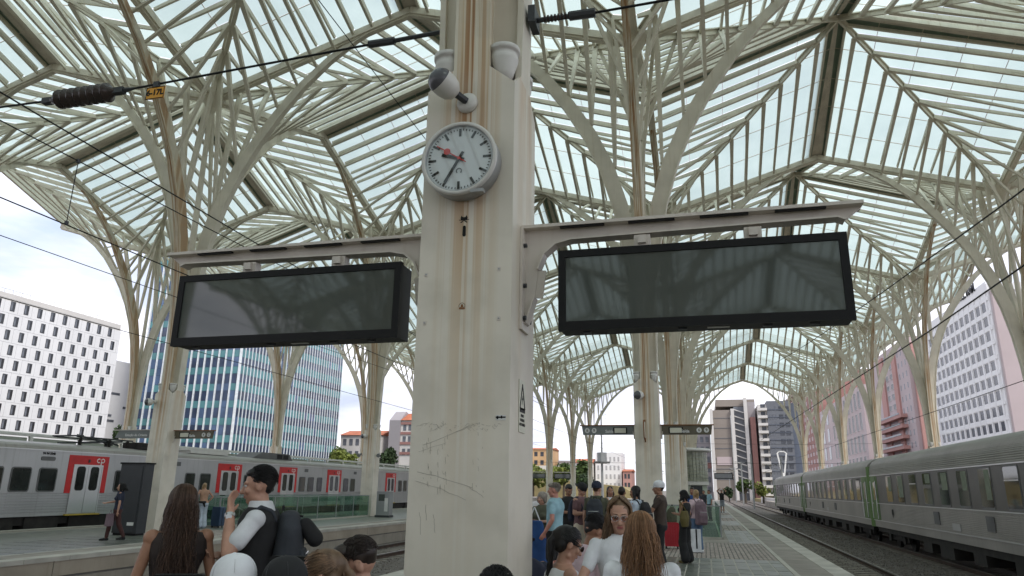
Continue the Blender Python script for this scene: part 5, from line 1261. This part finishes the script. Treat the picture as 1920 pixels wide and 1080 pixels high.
    if leg == 'skirt':
        lb.loft([(L0((0, 0, .9+dz)), .17*s, .13*s), (L0((0, .02, .65)), .22*s, .17*s), (L0((0, .02, .35)), .27*s, .2*s)], 20)
    else:
        for (hp, kn, an) in legs:
            if fl < 1: lb.cap(L0(hp), L0(hp.lerp(kn, .95)), .098*s*bd, .088*s, 14)
            else:
                r1, r2 = (.075, .055) if leg == 'long' else (.105, .12); lb.cap(L0(hp), L0(kn), .095*s*bd, r1*s, 14).cap(L0(kn), L0(an+Vector((0, -.01, .03))), r1*s, r2*s, 14)
    fuse('skirt' if leg == 'skirt' else ('shorts' if leg == 'short' else 'trousers'), lb, bottom, t, vx*1.3, 3, .007)
    for (hp, kn, an) in legs:
        sb = VB().cap(L0(an+Vector((0, -.04, -.045))), L0(an+Vector((0, .06, -.045))), .045*s, .044*s, 10).cap(L0(an+Vector((0, .06, -.05))), L0(an+Vector((0, .16, -.058))), .042*s, .032*s, 10); fuse('shoe', sb, shoe, t, .012, 3, 0)
    # hair
    if style == 'short' or style == 'undercut':
        hb = VB().ell(Hd((0, -.026, .040)), (.0785*s, .092*s, .088*s), HR).ell(Hd((0, .018, .086)), (.058*s, .062*s, .034*s), HR)
        if style == 'short': hb.ell(Hd((0, -.052, -.008)), (.058*s, .040*s, .048*s), HR)
        else: hb.ell(Hd((0, .045, .085)), (.066*s, .062*s, .042*s), HR).ell(Hd((0, -.05, .04)), (.078*s, .07*s, .06*s), HR)
        ho = fuse('hair', hb, hair, t, .009 if near else .014, 1, .006)
        if near and not hat:
            rs = random.Random(int(x*91+y*53)); sm_ = MB()
            for i in range(900):
                ph = rs.uniform(0, 6.283); th = math.acos(rs.uniform(-.15, 1)) if style == 'short' else math.acos(rs.uniform(.1, 1)); q = Vector((math.sin(th)*math.sin(ph), math.sin(th)*math.cos(ph), math.cos(th)))
                if q.y > .55 and q.z < .62: continue
                o_ = Vector((q.x*.080, q.y*.093-.024, q.z*.090+.042)); fl = Vector((rs.uniform(-.3, .3), .25 if q.y > 0 and style == 'undercut' else -.8, -.2+rs.uniform(-.3, .3))); fl = (fl-q*fl.dot(q)).normalized(); ll = rs.uniform(.02, .038)
                a_, b_, c_ = Hd(o_-fl*ll*.4), Hd(o_+fl*ll*.5+q*.006), Hd(o_+fl*ll+q*.002); sm_.tube(a_, b_, .0022*s, .002*s, n=3, caps=False).tube(b_, c_, .002*s, .0008*s, n=3, caps=False)
            link('strand', sm_.mesh('strand', hair, True), ho, kind='stuff')
    elif style == 'curly': ho = fuse('hair', VB().ell(Hd((0, -.02, .04)), (.105*s, .11*s, .105*s), HR).ell(Hd((-.06, -.03, -.02)), (.05*s, .06*s, .07*s), HR).ell(Hd((.06, -.03, -.02)), (.05*s, .06*s, .07*s), HR), hair, t, .012, 0, .02)
    elif style in ('long', 'ponytail', 'bob'):
        hb = VB().ell(Hd((0, -.029, .040)), (.081*s, .105*s, .089*s), HR).ell(Hd((0, -.055, -.01)), (.074*s, .052*s, .07*s), HR)
        LN = hairlen if style == 'long' else (.12 if style == 'bob' else 0)
        if LN:
            a = Hd((0, -.05, -.02)); 
            for sd in (-1, 0, 1): hb.cap(Hd((sd*.055, -.03+(.02 if sd else -.03), 0)), Hd((sd*.062, -.03+(.02 if sd else -.04), -.04))-Vector((0, .015, LN*.86))*s, .036*s, .026*s, 10)
        if style == 'ponytail':
            k = Hd((0, -.115, .035)); hb.ell(k, (.03*s, .03*s, .03*s)); d = Vector((0, -.05, -.05)); hb.cap(k, k+Vector((0, -.045, -.05))*s, .018*s, .024*s, 10).cap(k+Vector((0, -.045, -.05))*s, k+Vector((0, -.035, -.06-hairlen))*s, .025*s, .009*s, 10)
            part('hair_band', VB().ell(Hd((0, -.108, .034)), (.028*s, .018*s, .028*s), HR), 'cloth_black', t, True)
        ho = fuse('hair', hb, hair, t, .009 if near else .013, 2, .005)
        if near:
            rs = random.Random(int(x*100+y*37)); sm_ = MB(); n = 1000
            for i in range(n):
                phi = rs.uniform(-math.pi, math.pi)
                if abs(phi) < .08: continue     # parting
                th1 = math.pi*.5; pts = []
                r0 = rs.uniform(1.0, 1.09); wav = rs.uniform(0, 6.28); wa = rs.uniform(.004, .016) if style == 'long' else .002; wf_ = rs.uniform(18, 30)
                ln = (LN*rs.uniform(.72, 1.08)) if LN else 0; spread = rs.uniform(.05, .85)
                for k in range(7):
                    th = R(4)+th1*k/6; f_ = min(1, k/6*1.35)**1.2; sg = math.copysign(1, phi); ph0 = abs(phi); phi_ = sg*(ph0+max(0, 1.12-ph0)*f_)
                    pts.append(Hd((math.sin(th)*.086*r0*math.sin(phi_), -.026+math.sin(th)*.112*r0*math.cos(phi_), .038+math.cos(th)*.096*r0)))
                if LN:
                    e = pts[-1]; out = Vector((e.x-hc.x, e.y-hc.y, 0))
                    for k in range(1, 11):
                        f = k/10; zdrop = ln*f*s+.02*s
                        q = e+Vector((0, 0, -zdrop))+out*(-.12*min(1, f*3)+spread*f*(1.2-f*.5))+Vector((math.sin(wav+zdrop*wf_)*wa, -.02*f+math.cos(wav*1.3+zdrop*wf_)*wa, 0))
                        pts.append(q)
                else:
                    # combed back to the knot
                    if i % 3 == 0:
                        k_ = Hd((rs.uniform(-.02, .02), -.112, .034)); ox, oy = rs.uniform(-.03, .03), rs.uniform(-.03, .02); pts = [k_]+[k_+Vector((ox*f+math.sin(wav+9*f)*.008, -.05*min(1, f*2)+oy*f, -.02-(.05+hairlen)*f*rs.uniform(.9, 1)))*s for f in (.15, .3, .45, .6, .75, .9, 1.05)]
                    else:
                        if abs(phi) < .5: zz = .75
                        else: zz = rs.uniform(-.35, .9)
                        d0 = Vector((math.sin(phi), math.cos(phi), zz)).normalized(); d1 = Vector((0, -1, .05)); pts = []
                        for f in (0, .2, .4, .6, .8, 1): q = (d0*(1-f)+d1*f+Vector((math.copysign(.25, phi)*f*(1-f)*2, 0, .3*f*(1-f)))).normalized(); pts.append(Hd((q.x*.0865, q.y*.102-.018, q.z*.096+.038)))
                rr = rs.uniform(.0011, .0024)*s; mi_ = int(rs.random() < .35)
                for k, (p, q) in enumerate(zip(pts, pts[1:])):
                    f = k/len(pts); sm_.tube(p, q, rr*(1-.3*f), rr*(1-.3*(f+.1)), n=3, caps=False, mi=mi_)
            so = sm_.mesh('strand', [hair, hair+'_light'], True); link('strand', so, ho, kind='stuff')
    elif style == 'bun':
        ho = fuse('hair', VB().ell(Hd((0, -.022, .040)), (.082*s, .097*s, .092*s), HR).ell(Hd((0, -.055, -.01)), (.07*s, .05*s, .06*s), HR).ell(Hd((0, -.11, .07)), (.04*s, .04*s, .04*s), HR), hair, t, .012, 1, .005)
    if hat:
        cb = VB(); M4 = HM @ Matrix.Diagonal((s, s, s, 1))
        prof = [(.089, .018), (.094, .045)]+[(.094*math.cos(R(a))**.85 if a < 90 else .0008, .060+.092*math.sin(R(a))) for a in (0, 10, 20, 30, 40, 50, 60, 70, 80, 90)]; m = MB().lathe(prof, 40, mat4=M4 @ Matrix.Translation((0, -.016, 0)) @ Matrix.Diagonal((1, 1.16, 1, 1)))
        ho = part('cap', m, hat, t, True)
        if near:
            sm2 = 'seam' if hat == 'cloth_white' else 'dark_grey'
            for k in range(3):
                pts = [M4 @ Vector(((.0955*math.cos(R(a)))*math.cos(R(60*k+15)), (.0955*math.cos(R(a)))*math.sin(R(60*k+15))*1.16-.016, .060+.0925*math.sin(R(a)))) for a in range(0, 181, 12)]
                g = MB()
                for p, q in zip(pts, pts[1:]): g.tube(p, q, .0012*s, n=4, caps=False)
                part('seam', g, sm2, ho)
            part('button', VB().ell(M4 @ Vector((0, -.016, .153)), (.009*s, .009*s, .004*s)), hat, ho, True)
        if True:
            f = -1 if hatback else 1; br = MB(); 
            for k in range(9):
                a = R(-62+124*k/8); br.v.append(tuple(M4 @ Vector((.088*math.sin(a), f*(.100*math.cos(a))-.016, .026)))); br.v.append(tuple(M4 @ Vector((.084*math.sin(a), f*(.100*math.cos(a)+.075*math.cos(a*.85))-.016, .012+.012*math.cos(a))))); 
            nn = len(br.v); br.v += [(a_, b__, c_+.005*s) for a_, b__, c_ in br.v]
            for k in range(8): br.face((2*k, 2*k+1, 2*k+3, 2*k+2)); br.face((nn+2*k, nn+2*k+2, nn+2*k+3, nn+2*k+1)); br.face((2*k+1, nn+2*k+1, nn+2*k+3, 2*k+3))
            part('brim', br, hat, ho, True)
    return t, J, Hd, arms, s
def backpack(label, x, y, rz, z, w, h, d, matn, near=False, strap=True, pocket=True, zt=.26):
    """backpack whose front panel looks along -Y local (away from the wearer)"""
    t = thing('backpack', label, 'backpack', (x, y, z), rz)
    vb = VB().loft([(Vector((0, -.0, -h/2)), w/2*.8, d/2*.75), (Vector((0, 0, -h/2+.04)), w/2, d/2), (Vector((0, 0, 0)), w/2, d/2*1.05), (Vector((0, 0, h/2-.1)), w/2*.92, d/2*.9), (Vector((0, .01, h/2-.02)), w/2*.68, d/2*.6), (Vector((0, .01, h/2)), w/2*.4, d/2*.35)], 20)
    b = fuse('bag_body', vb, matn, t, .009 if near else .014, 2, .008)
    if pocket:
        vb = VB().loft([(Vector((0, -d*.46, -h/2+.05)), w*.36, d*.16), (Vector((0, -d*.50, -h*.1)), w*.38, d*.2), (Vector((0, -d*.46, h*.08)), w*.33, d*.12)], 16); fuse('pocket', vb, matn, t, .01, 2, .006)
        part('zip', MB().tube((-w*.3, -d*.62, h*.03), (w*.3, -d*.62, h*.03), .004, n=5), 'chrome', t)
    if strap:
        for sx in (-1, 1):
            m = VB(); P_ = [(sx*.09, d*.45, zt-.08), (sx*.10, d*.5+.02, zt-.02), (sx*.105, d*.5+.09, zt+.005), (sx*.11, d*.5+.17, zt-.06), (sx*.115, d*.5+.225, zt-.20), (sx*.15, d*.5+.15, zt-.40)]
            for p, q in zip(P_, P_[1:]): m.cap(p, q, .015, .015, 8)
            fuse('shoulder_strap', m, matn, t, .01, 2, 0)
    part('grab_loop', MB().tube((-.03, d*.3, h/2), (-.03, d*.3, h/2+.03), .006, n=6).tube((.03, d*.3, h/2), (.03, d*.3, h/2+.03), .006, n=6).tube((-.03, d*.3, h/2+.03), (.03, d*.3, h/2+.03), .006, n=6), 'cloth_black', t)
    return t
def on_back(t, J, s, label, w, h, d, matn, near=False, zc=1.2, dy=0., **k):
    p = t.matrix_basis @ J((0, -.115-d/2-dy, zc)); return backpack(label, p.x, p.y, t.rotation_euler.z, p.z, w, h, d, matn, near, zt=(1.462-zc)*s, **k)
RB = lambda x, y: math.atan2(-x, y)

# --- foreground left
g_near = 'people close to the viewer'
r = person('woman with long wavy brown hair in dark sleeveless top, seen from behind', -3.17, 4.04, 8, 1.60, True, 'skin_tan', 'hair_brown', 'long', 'cloth_darkbrown', 'cloth_black', sleeve='none', female=True, hairlen=.45, look=(-12, 10, 0), arm_l=((-.235, .0, 1.12), (-.17, .14, 1.0)), arm_r=((.235, -.01, 1.12), (.14, .18, 1.07)), group=g_near, build=.98); P1 = r
p = P1[0].matrix_basis @ P1[1]((.12, .27, 1.10)); t = thing('phone', 'lit smartphone held in the right hand of the brown haired woman', 'phone', tuple(p), P1[0].rotation_euler.z); part('case', MB().box(-.037, .037, -.005, .004, -.075, .075), 'cloth_white', t); part('screen', MB().box(-.033, .033, -.0065, -.005, -.07, .07), 'phone_glow', t)
r = person('man with short black hair and white sleeved dark shirt, hand raised to his mouth', -2.84, 4.36, 82, 1.735, True, 'skin_light', 'hair_black', 'short', 'cloth_black', 'cloth_jeans', arm_l=((-.31, .11, 1.205), (-.145, .15, 1.44)), arm_r=((.21, .09, 1.14), (-.02, .22, 1.17)), look=(0, 6, 0), group=g_near, build=1.05); P2 = r
for i in (0, 1):
    vb = VB().ell(P2[3][i][0], (.069*P2[4], .066*P2[4], .062*P2[4])).cap(P2[3][i][0], P2[3][i][0].lerp(P2[3][i][1], .66), .060*P2[4], .058*P2[4], 14); fuse('sleeve', vb, 'cloth_white', P2[0], .008, 3, .006)
vb = VB().loft([(P2[1]((0, -.016, 1.44)), .105, .092), (P2[1]((0, -.013, 1.475)), .084, .080), (P2[1]((0, -.008, 1.505)), .073, .072)], 20); fuse('collar', vb, 'cloth_white', P2[0], .008, 1, 0)
a_ = P2[3][0]; d_ = (a_[2]-a_[1]).normalized(); q = a_[2]-d_*.035; t = thing('wristwatch', 'silver wristwatch on the raised wrist of the man with backpack', 'watch', tuple(P2[0].matrix_basis @ q), P2[0].rotation_euler.z)
part('band', MB().tube(-d_*.012, d_*.012, .034, n=20), 'steel_watch', t); part('dial', MB().tube(Vector((-.034, 0, 0))-d_*.0, Vector((-.042, 0, 0)), .018, n=16), 'cloth_white', t)
B = on_back(P2[0], P2[1], P2[4], 'large black backpack worn by the man with hand at his mouth',  .32, .55, .19, 'cloth_charcoal', True, 1.17)
q = P2[0].matrix_basis @ P2[1]((-.02, -.335, 1.32)); t = thing('neck_pillow', 'black rolled neck pillow strapped behind the black backpack', 'pillow', tuple(q), P2[0].rotation_euler.z)
fuse('cushion', VB().cap((-.02, .03, .035), (.0, -.035, -.045), .050, .056, 16), 'cloth_black', t, .009, 3, .004); part('cord', MB().tube((0, .05, .09), (0, .13, .1), .008, n=6), 'cloth_black', t)
person('seated person in a plain white cap, bottom edge left of centre', -1.96, 2.90, 15, 1.76, True, 'skin_light', 'hair_brown', 'short', 'cloth_white', 'cloth_jeans', seated=True, lean=4, look=(0, 12, 0), hat='cloth_white', arm_l='lap', arm_r='lap', group=g_near, z=-.065)
person('seated person in a black cap, beside the white cap', -1.75, 2.97, 20, 1.75, True, 'skin_tan', 'hair_black', 'short', 'cloth_black', 'cloth_black', seated=True, lean=4, look=(0, 12, 0), hat='cloth_black', arm_l='lap', arm_r='lap', group=g_near, z=-.065)
person('seated woman with blonde ponytail and dark glasses, facing left', -1.80, 3.45, 86, 1.72, True, 'skin_light', 'hair_lightbrown', 'ponytail', 'cloth_black', 'cloth_jeans', seated=True, female=True, lean=4, look=(0, 10, 0), glasses='black_metal', hairlen=.14, arm_l='lap', arm_r='lap', group=g_near, z=-.02)
person('seated boy with dark undercut hair looking down to the left', -1.72, 3.72, 84, 1.79, True, 'skin_light', 'hair_dark', 'undercut', 'cloth_black', 'cloth_grey', seated=True, lean=5, look=(8, 22, 0), arm_l='lap', arm_r='lap', group=g_near, z=-.035)
person('seated person with short black hair right in front of the clock pillar', -.87, 3.14, 5, 1.66, True, 'skin_tan', 'hair_black', 'short', 'cloth_navy', 'cloth_black', seated=True, lean=6, look=(0, 12, 0), arm_l='lap', arm_r='lap', group=g_near)
# --- foreground right
person('seated person in a navy cap half hidden by the clock pillar', -1.52, 6.6, 30, 1.62, False, 'skin_tan', 'hair_black', 'short', 'cloth_navy', 'cloth_black', seated=True, lean=14, look=(0, 12, 0), hat='cloth_navy', hatback=True, arm_l='lap', arm_r='lap', group=g_near)
person('seated woman with black ponytail and black glasses in white sleeveless top', -1.06, 5.50, -72, 1.75, True, 'skin_light', 'hair_black', 'ponytail', 'cloth_white', 'cloth_black', sleeve='none', seated=True, female=True, lean=5, look=(0, 20, 0), glasses='black_metal', hairlen=.36, arm_l='lap', arm_r='lap', group=g_near)
person('seated man in pale pink shirt with bowed dark head', -1.08, 6.40, -60, 1.84, True, 'skin_tan', 'hair_black', 'short', 'cloth_pink', 'cloth_grey', seated=True, lean=14, look=(0, 30, 0), arm_l='lap', arm_r='lap', group=g_near)
P11 = person('woman with long brown hair and thin glasses in a white tee, facing the viewer', -.56, 5.02, 186, 1.565, True, 'skin_light', 'hair_lightbrown', 'long', 'cloth_white', 'cloth_black', female=True, look=(-6, 10, 0), glasses='steel_watch', hairlen=.27, arm_l='phone', arm_r=((.29, .13, 1.17), (.08, .26, 1.06)), group=g_near)
person('woman with long auburn hair seen from behind, overlapping the woman with glasses', -.34, 4.02, 2, 1.50, True, 'skin_light', 'hair_auburn', 'long', 'cloth_white', 'cloth_jeans', female=True, look=(0, 4, 0), hairlen=.30, group=g_near)
# --- the crowd in the middle distance
g_mid = 'travellers waiting along the platform'
person('man with cropped grey hair in light blue tee and black shorts', -2.52, 12.7, 70, 1.72, True, 'skin_red', 'hair_grey', 'undercut', 'cloth_lightblue', 'cloth_black', leg='short', arm_l=((-.26, -.05, 1.12), (-.24, .10, .90)), look=(10, 0, 0), build=1.12, group=g_mid, voxel=.011)
person('elderly woman with curly grey blonde hair holding a long blue bag', -2.92, 13.5, 150, 1.56, True, 'skin_light', 'hair_grey', 'curly', 'cloth_olive', 'cloth_blue', leg='skirt', female=True, arm_l='phone', group=g_mid, voxel=.011)
t = thing('shopping_bag', 'large royal blue cloth bag held by the elderly woman', 'bag', (-2.98, 13.15, .82), 0); fuse('bag_body', VB().loft([(Vector((0, 0, -.5)), .22, .08), (Vector((0, 0, 0)), .20, .09), (Vector((0, 0, .25)), .15, .05)], 16), 'cloth_blue', t, .015, 2, .01); part('handle', MB().tube((-.1, 0, .25), (0, 0, .48), .012, n=6).tube((.1, 0, .25), (0, 0, .48), .012, n=6), 'cloth_white', t)
person('man in black tee with dark hair bent over behind the light blue tee', -2.80, 15.6, 200, 1.72, False, 'skin_tan', 'hair_black', 'short', 'cloth_black', 'cloth_black', look=(0, 30, 0), arm_l='phone', arm_r='phone', group=g_mid)
T = person('man in black cap and dusky maroon tee reading his phone, beige shorts', -2.42, 14.9, 236, 1.73, False, 'skin_light', 'hair_dark', 'short', 'cloth_maroon', 'cloth_beige', leg='short', look=(0, 34, 0), hat='cloth_black', hatback=True, arm_l='phone', arm_r='phone', group=g_mid)
on_back(T[0], T[1], T[4], 'navy backpack on the man in maroon tee', .28, .42, .14, 'cloth_navy', False, 1.2)
T = person('man in navy cap and olive tee with grey shorts, back turned', -2.03, 14.4, -14, 1.76, False, 'skin_light', 'hair_brown', 'short', 'cloth_olive', 'cloth_grey', leg='short', look=(-10, 0, 0), hat='cloth_navy', hatback=True, group=g_mid)
on_back(T[0], T[1], T[4], 'charcoal blue backpack on the man in the navy cap', .33, .48, .17, 'cloth_charcoal', False, 1.18)
person('dark haired woman in white top behind the navy cap', -2.12, 17.2, 190, 1.70, False, 'skin_tan', 'hair_black', 'bob', 'cloth_white', 'cloth_black', female=True, group=g_mid)
person('woman in bright red top with pulled back hair in the crowd', -2.24, 18.4, 160, 1.60, False, 'skin_tan', 'hair_black', 'bun', 'cloth_red', 'cloth_black', female=True, group=g_mid)
T = person('man in black tee with white back print, back turned', -1.68, 15.6, -4, 1.69, False, 'skin_tan', 'hair_dark', 'short', 'cloth_black', 'cloth_black', group=g_mid)
q = MB().prism([(-.04, -.02), (.02, -.035), (.05, 0), (.02, .03), (0, .0), (-.03, .035)], 'y', -.137, -.135); q.v = [tuple(T[1]((a, b__, 1.34+c))) for a, b__, c in q.v]; part('print', q, 'cloth_white', T[0])
T = person('dark haired man in pale blue tee with black backpack, facing left', -1.30, 14.5, 62, 1.70, False, 'skin_tan', 'hair_black', 'bob', 'cloth_palejeans', 'cloth_black', look=(0, 10, 0), arm_l='fwd', group=g_mid)
on_back(T[0], T[1], T[4], 'black rounded backpack on the man in pale blue tee', .32, .44, .18, 'cloth_black', False, 1.2)
person('man in white baseball cap and dark brown polo, arm stretched forward', -.88, 15.0, 84, 1.79, True, 'skin_tan', 'hair_dark', 'short', 'cloth_brown', 'cloth_black', look=(0, 0, 0), hat='cloth_white', arm_l=((-.25, .14, 1.17), (-.20, .38, 1.02)), arm_r='reach', group=g_mid, voxel=.011, stride=.06)
person('woman in black top and wide black trousers looking at her phone', -.50, 18.3, 60, 1.62, True, 'skin_tan', 'hair_black', 'bob', 'cloth_black', 'cloth_black', leg='wide', sleeve='none', shoe='cloth_khaki', female=True, arm_l='phone', arm_r='phone', look=(0, 28, 0), group=g_mid, voxel=.011)
t = thing('shoulder_bag', 'olive mustard shoulder bag on the woman in black trousers', 'bag', (-.50, 18.02, 1.0), R(60)); fuse('bag_body', VB().loft([(Vector((0, 0, -.19)), .11, .05), (Vector((0, 0, 0)), .17, .075), (Vector((0, 0, .17)), .12, .05)], 16), 'cloth_khaki', t, .012, 2, .008); part('strap', MB().tube((-.1, 0, .15), (-.05, .1, .42), .012, n=6).tube((.1, 0, .15), (-.05, .1, .42), .012, n=6), 'cloth_khaki', t)
T = person('blonde woman in pink top and blue jeans with white trainers', -.26, 21.4, 30, 1.66, False, 'skin_light', 'hair_blonde', 'bob', 'cloth_pink', 'cloth_jeans', shoe='cloth_white', sleeve='long', female=True, group=g_mid)
on_back(T[0], T[1], T[4], 'mauve grey rucksack on the blonde woman', .34, .62, .24, 'cloth_mauve', False, 1.08)
person('man in blue jacket just behind the blonde woman', -.42, 25.3, 170, 1.74, False, 'skin_tan', 'hair_dark', 'short', 'cloth_blue', 'cloth_black', sleeve='long', group=g_mid)
t = thing('white_bag', 'white carrier bag hanging between the trousers and the jeans', 'bag', (-.30, 20.4, .38), R(15)); part('bag_body', MB().box(-.12, .12, -.05, .05, -.28, .28), 'cloth_white', t); part('stripe', MB().box(-.02, .02, -.055, -.05, -.2, .28), 'cloth_black', t)
t = thing('travel_bag', 'small grey travel bag standing on the red suitcase', 'bag', (-1.02, 22.6, .78), R(10)); fuse('bag_body', VB().loft([(Vector((0, 0, -.06)), .17, .1), (Vector((0, 0, .1)), .18, .11), (Vector((.03, 0, .3)), .12, .07), (Vector((.05, 0, .38)), .05, .03)], 16), 'cloth_olive', t, .014, 2, .008); part('handle', MB().tube((.0, 0, .36), (.05, 0, .45), .01, n=6).tube((.05, 0, .45), (.1, 0, .34), .01, n=6), 'cloth_black', t)
person('distant man in black tee with both hands on his head', 1.25, 62, 180, 1.76, False, 'skin_tan', 'hair_dark', 'short', 'cloth_black', 'cloth_grey', leg='short', arm_l='head', arm_r='head', group=g_mid, voxel=.018)
person('seated person in teal beyond the glass balustrade', .2, 44, 120, 1.7, False, 'skin_tan', 'hair_dark', 'short', 'cloth_lightblue', 'cloth_navy', group=g_mid, voxel=.018)
person('distant person in dark clothes beyond the glass balustrade', -.1, 48, 150, 1.68, False, 'skin_tan', 'hair_black', 'short', 'cloth_charcoal', 'cloth_charcoal', group=g_mid, voxel=.018)
# --- left platform
g_left = 'people on the left platform'
person('woman in black polo and brown trousers striding left past the kiosk', -16.5, 18.25, 84, 1.60, True, 'skin_light', 'hair_black', 'bob', 'cloth_navy', 'cloth_winered', stride=.24, female=True, arm_r='fwd', arm_l=((-.24, -.04, 1.12), (-.25, -.02, .86)), group=g_left, voxel=.011)
t = thing('tote_bag', 'dusky mauve paper carrier held by the striding woman', 'bag', (-16.42, 17.9, .62), R(110)); part('bag_body', MB().prism([(-.17, -.2), (.17, -.2), (.14, .14), (-.14, .14)], 'y', -.05, .05), 'cloth_mauve', t); part('handle', MB().tube((-.07, 0, .14), (0, 0, .24), .007, n=6).tube((.07, 0, .14), (0, 0, .24), .007, n=6), 'cloth_mauve', t)
person('blonde woman in peach top and pale wide jeans leaning over, hands behind her', -18.42, 24.6, 20, 1.66, False, 'skin_light', 'hair_blonde', 'bob', 'cloth_peach', 'cloth_palejeans', leg='wide', shoe='cloth_white', sleeve='none', female=True, lean=10, arm_l='hip', arm_r='hip', look=(-20, 0, 10), group=g_left)
t = thing('jacket', 'black jacket tied round the waist of the leaning blonde woman', 'jacket', (-18.38, 24.35, .93), R(40)); fuse('cloth', VB().cap((-.17, 0, .02), (.17, 0, .02), .04, .045).cap((.12, 0, 0), (.17, 0, -.14), .05, .03).cap((-.14, 0, 0), (-.2, 0, -.1), .045, .03), 'cloth_black', t, .014, 2, .008)
def bench(label, x, y, rz, w):
    t = thing('bench', label, 'bench', (x, y, 0), rz)
    for k in range(4): part('slat', MB().box(-w/2, w/2, -.2+k*.105, -.11+k*.105, .475, .505), 'arm_paint', t)
    for s_ in (-1, 1): part('leg', MB().box(s_*(w/2-.15)-.03, s_*(w/2-.15)+.03, -.18, .18, 0, .475), 'galvanised', t)
bench('slatted bench under the white and black caps, below the frame', -1.9, 2.88, RB(-1.9, 2.88)+R(60), 1.1)
bench('slatted bench under the ponytail woman and the boy', -1.76, 3.58, RB(-1.76, 3.58)+R(85), 1.0)
bench('slatted bench in front of the clock pillar', -.87, 3.1, RB(-.87, 3.1), .9)
bench('slatted bench under the navy cap behind the clock pillar', -1.52, 6.6, RB(-1.52, 6.6)+R(30), .8)
bench('slatted bench under the woman in white sleeveless top', -1.07, 5.5, RB(-1.07, 5.5)-R(72), .8)
bench('slatted bench under the man in pale pink shirt', -1.10, 6.4, RB(-1.1, 6.4)-R(60), .8)
bake_fused()
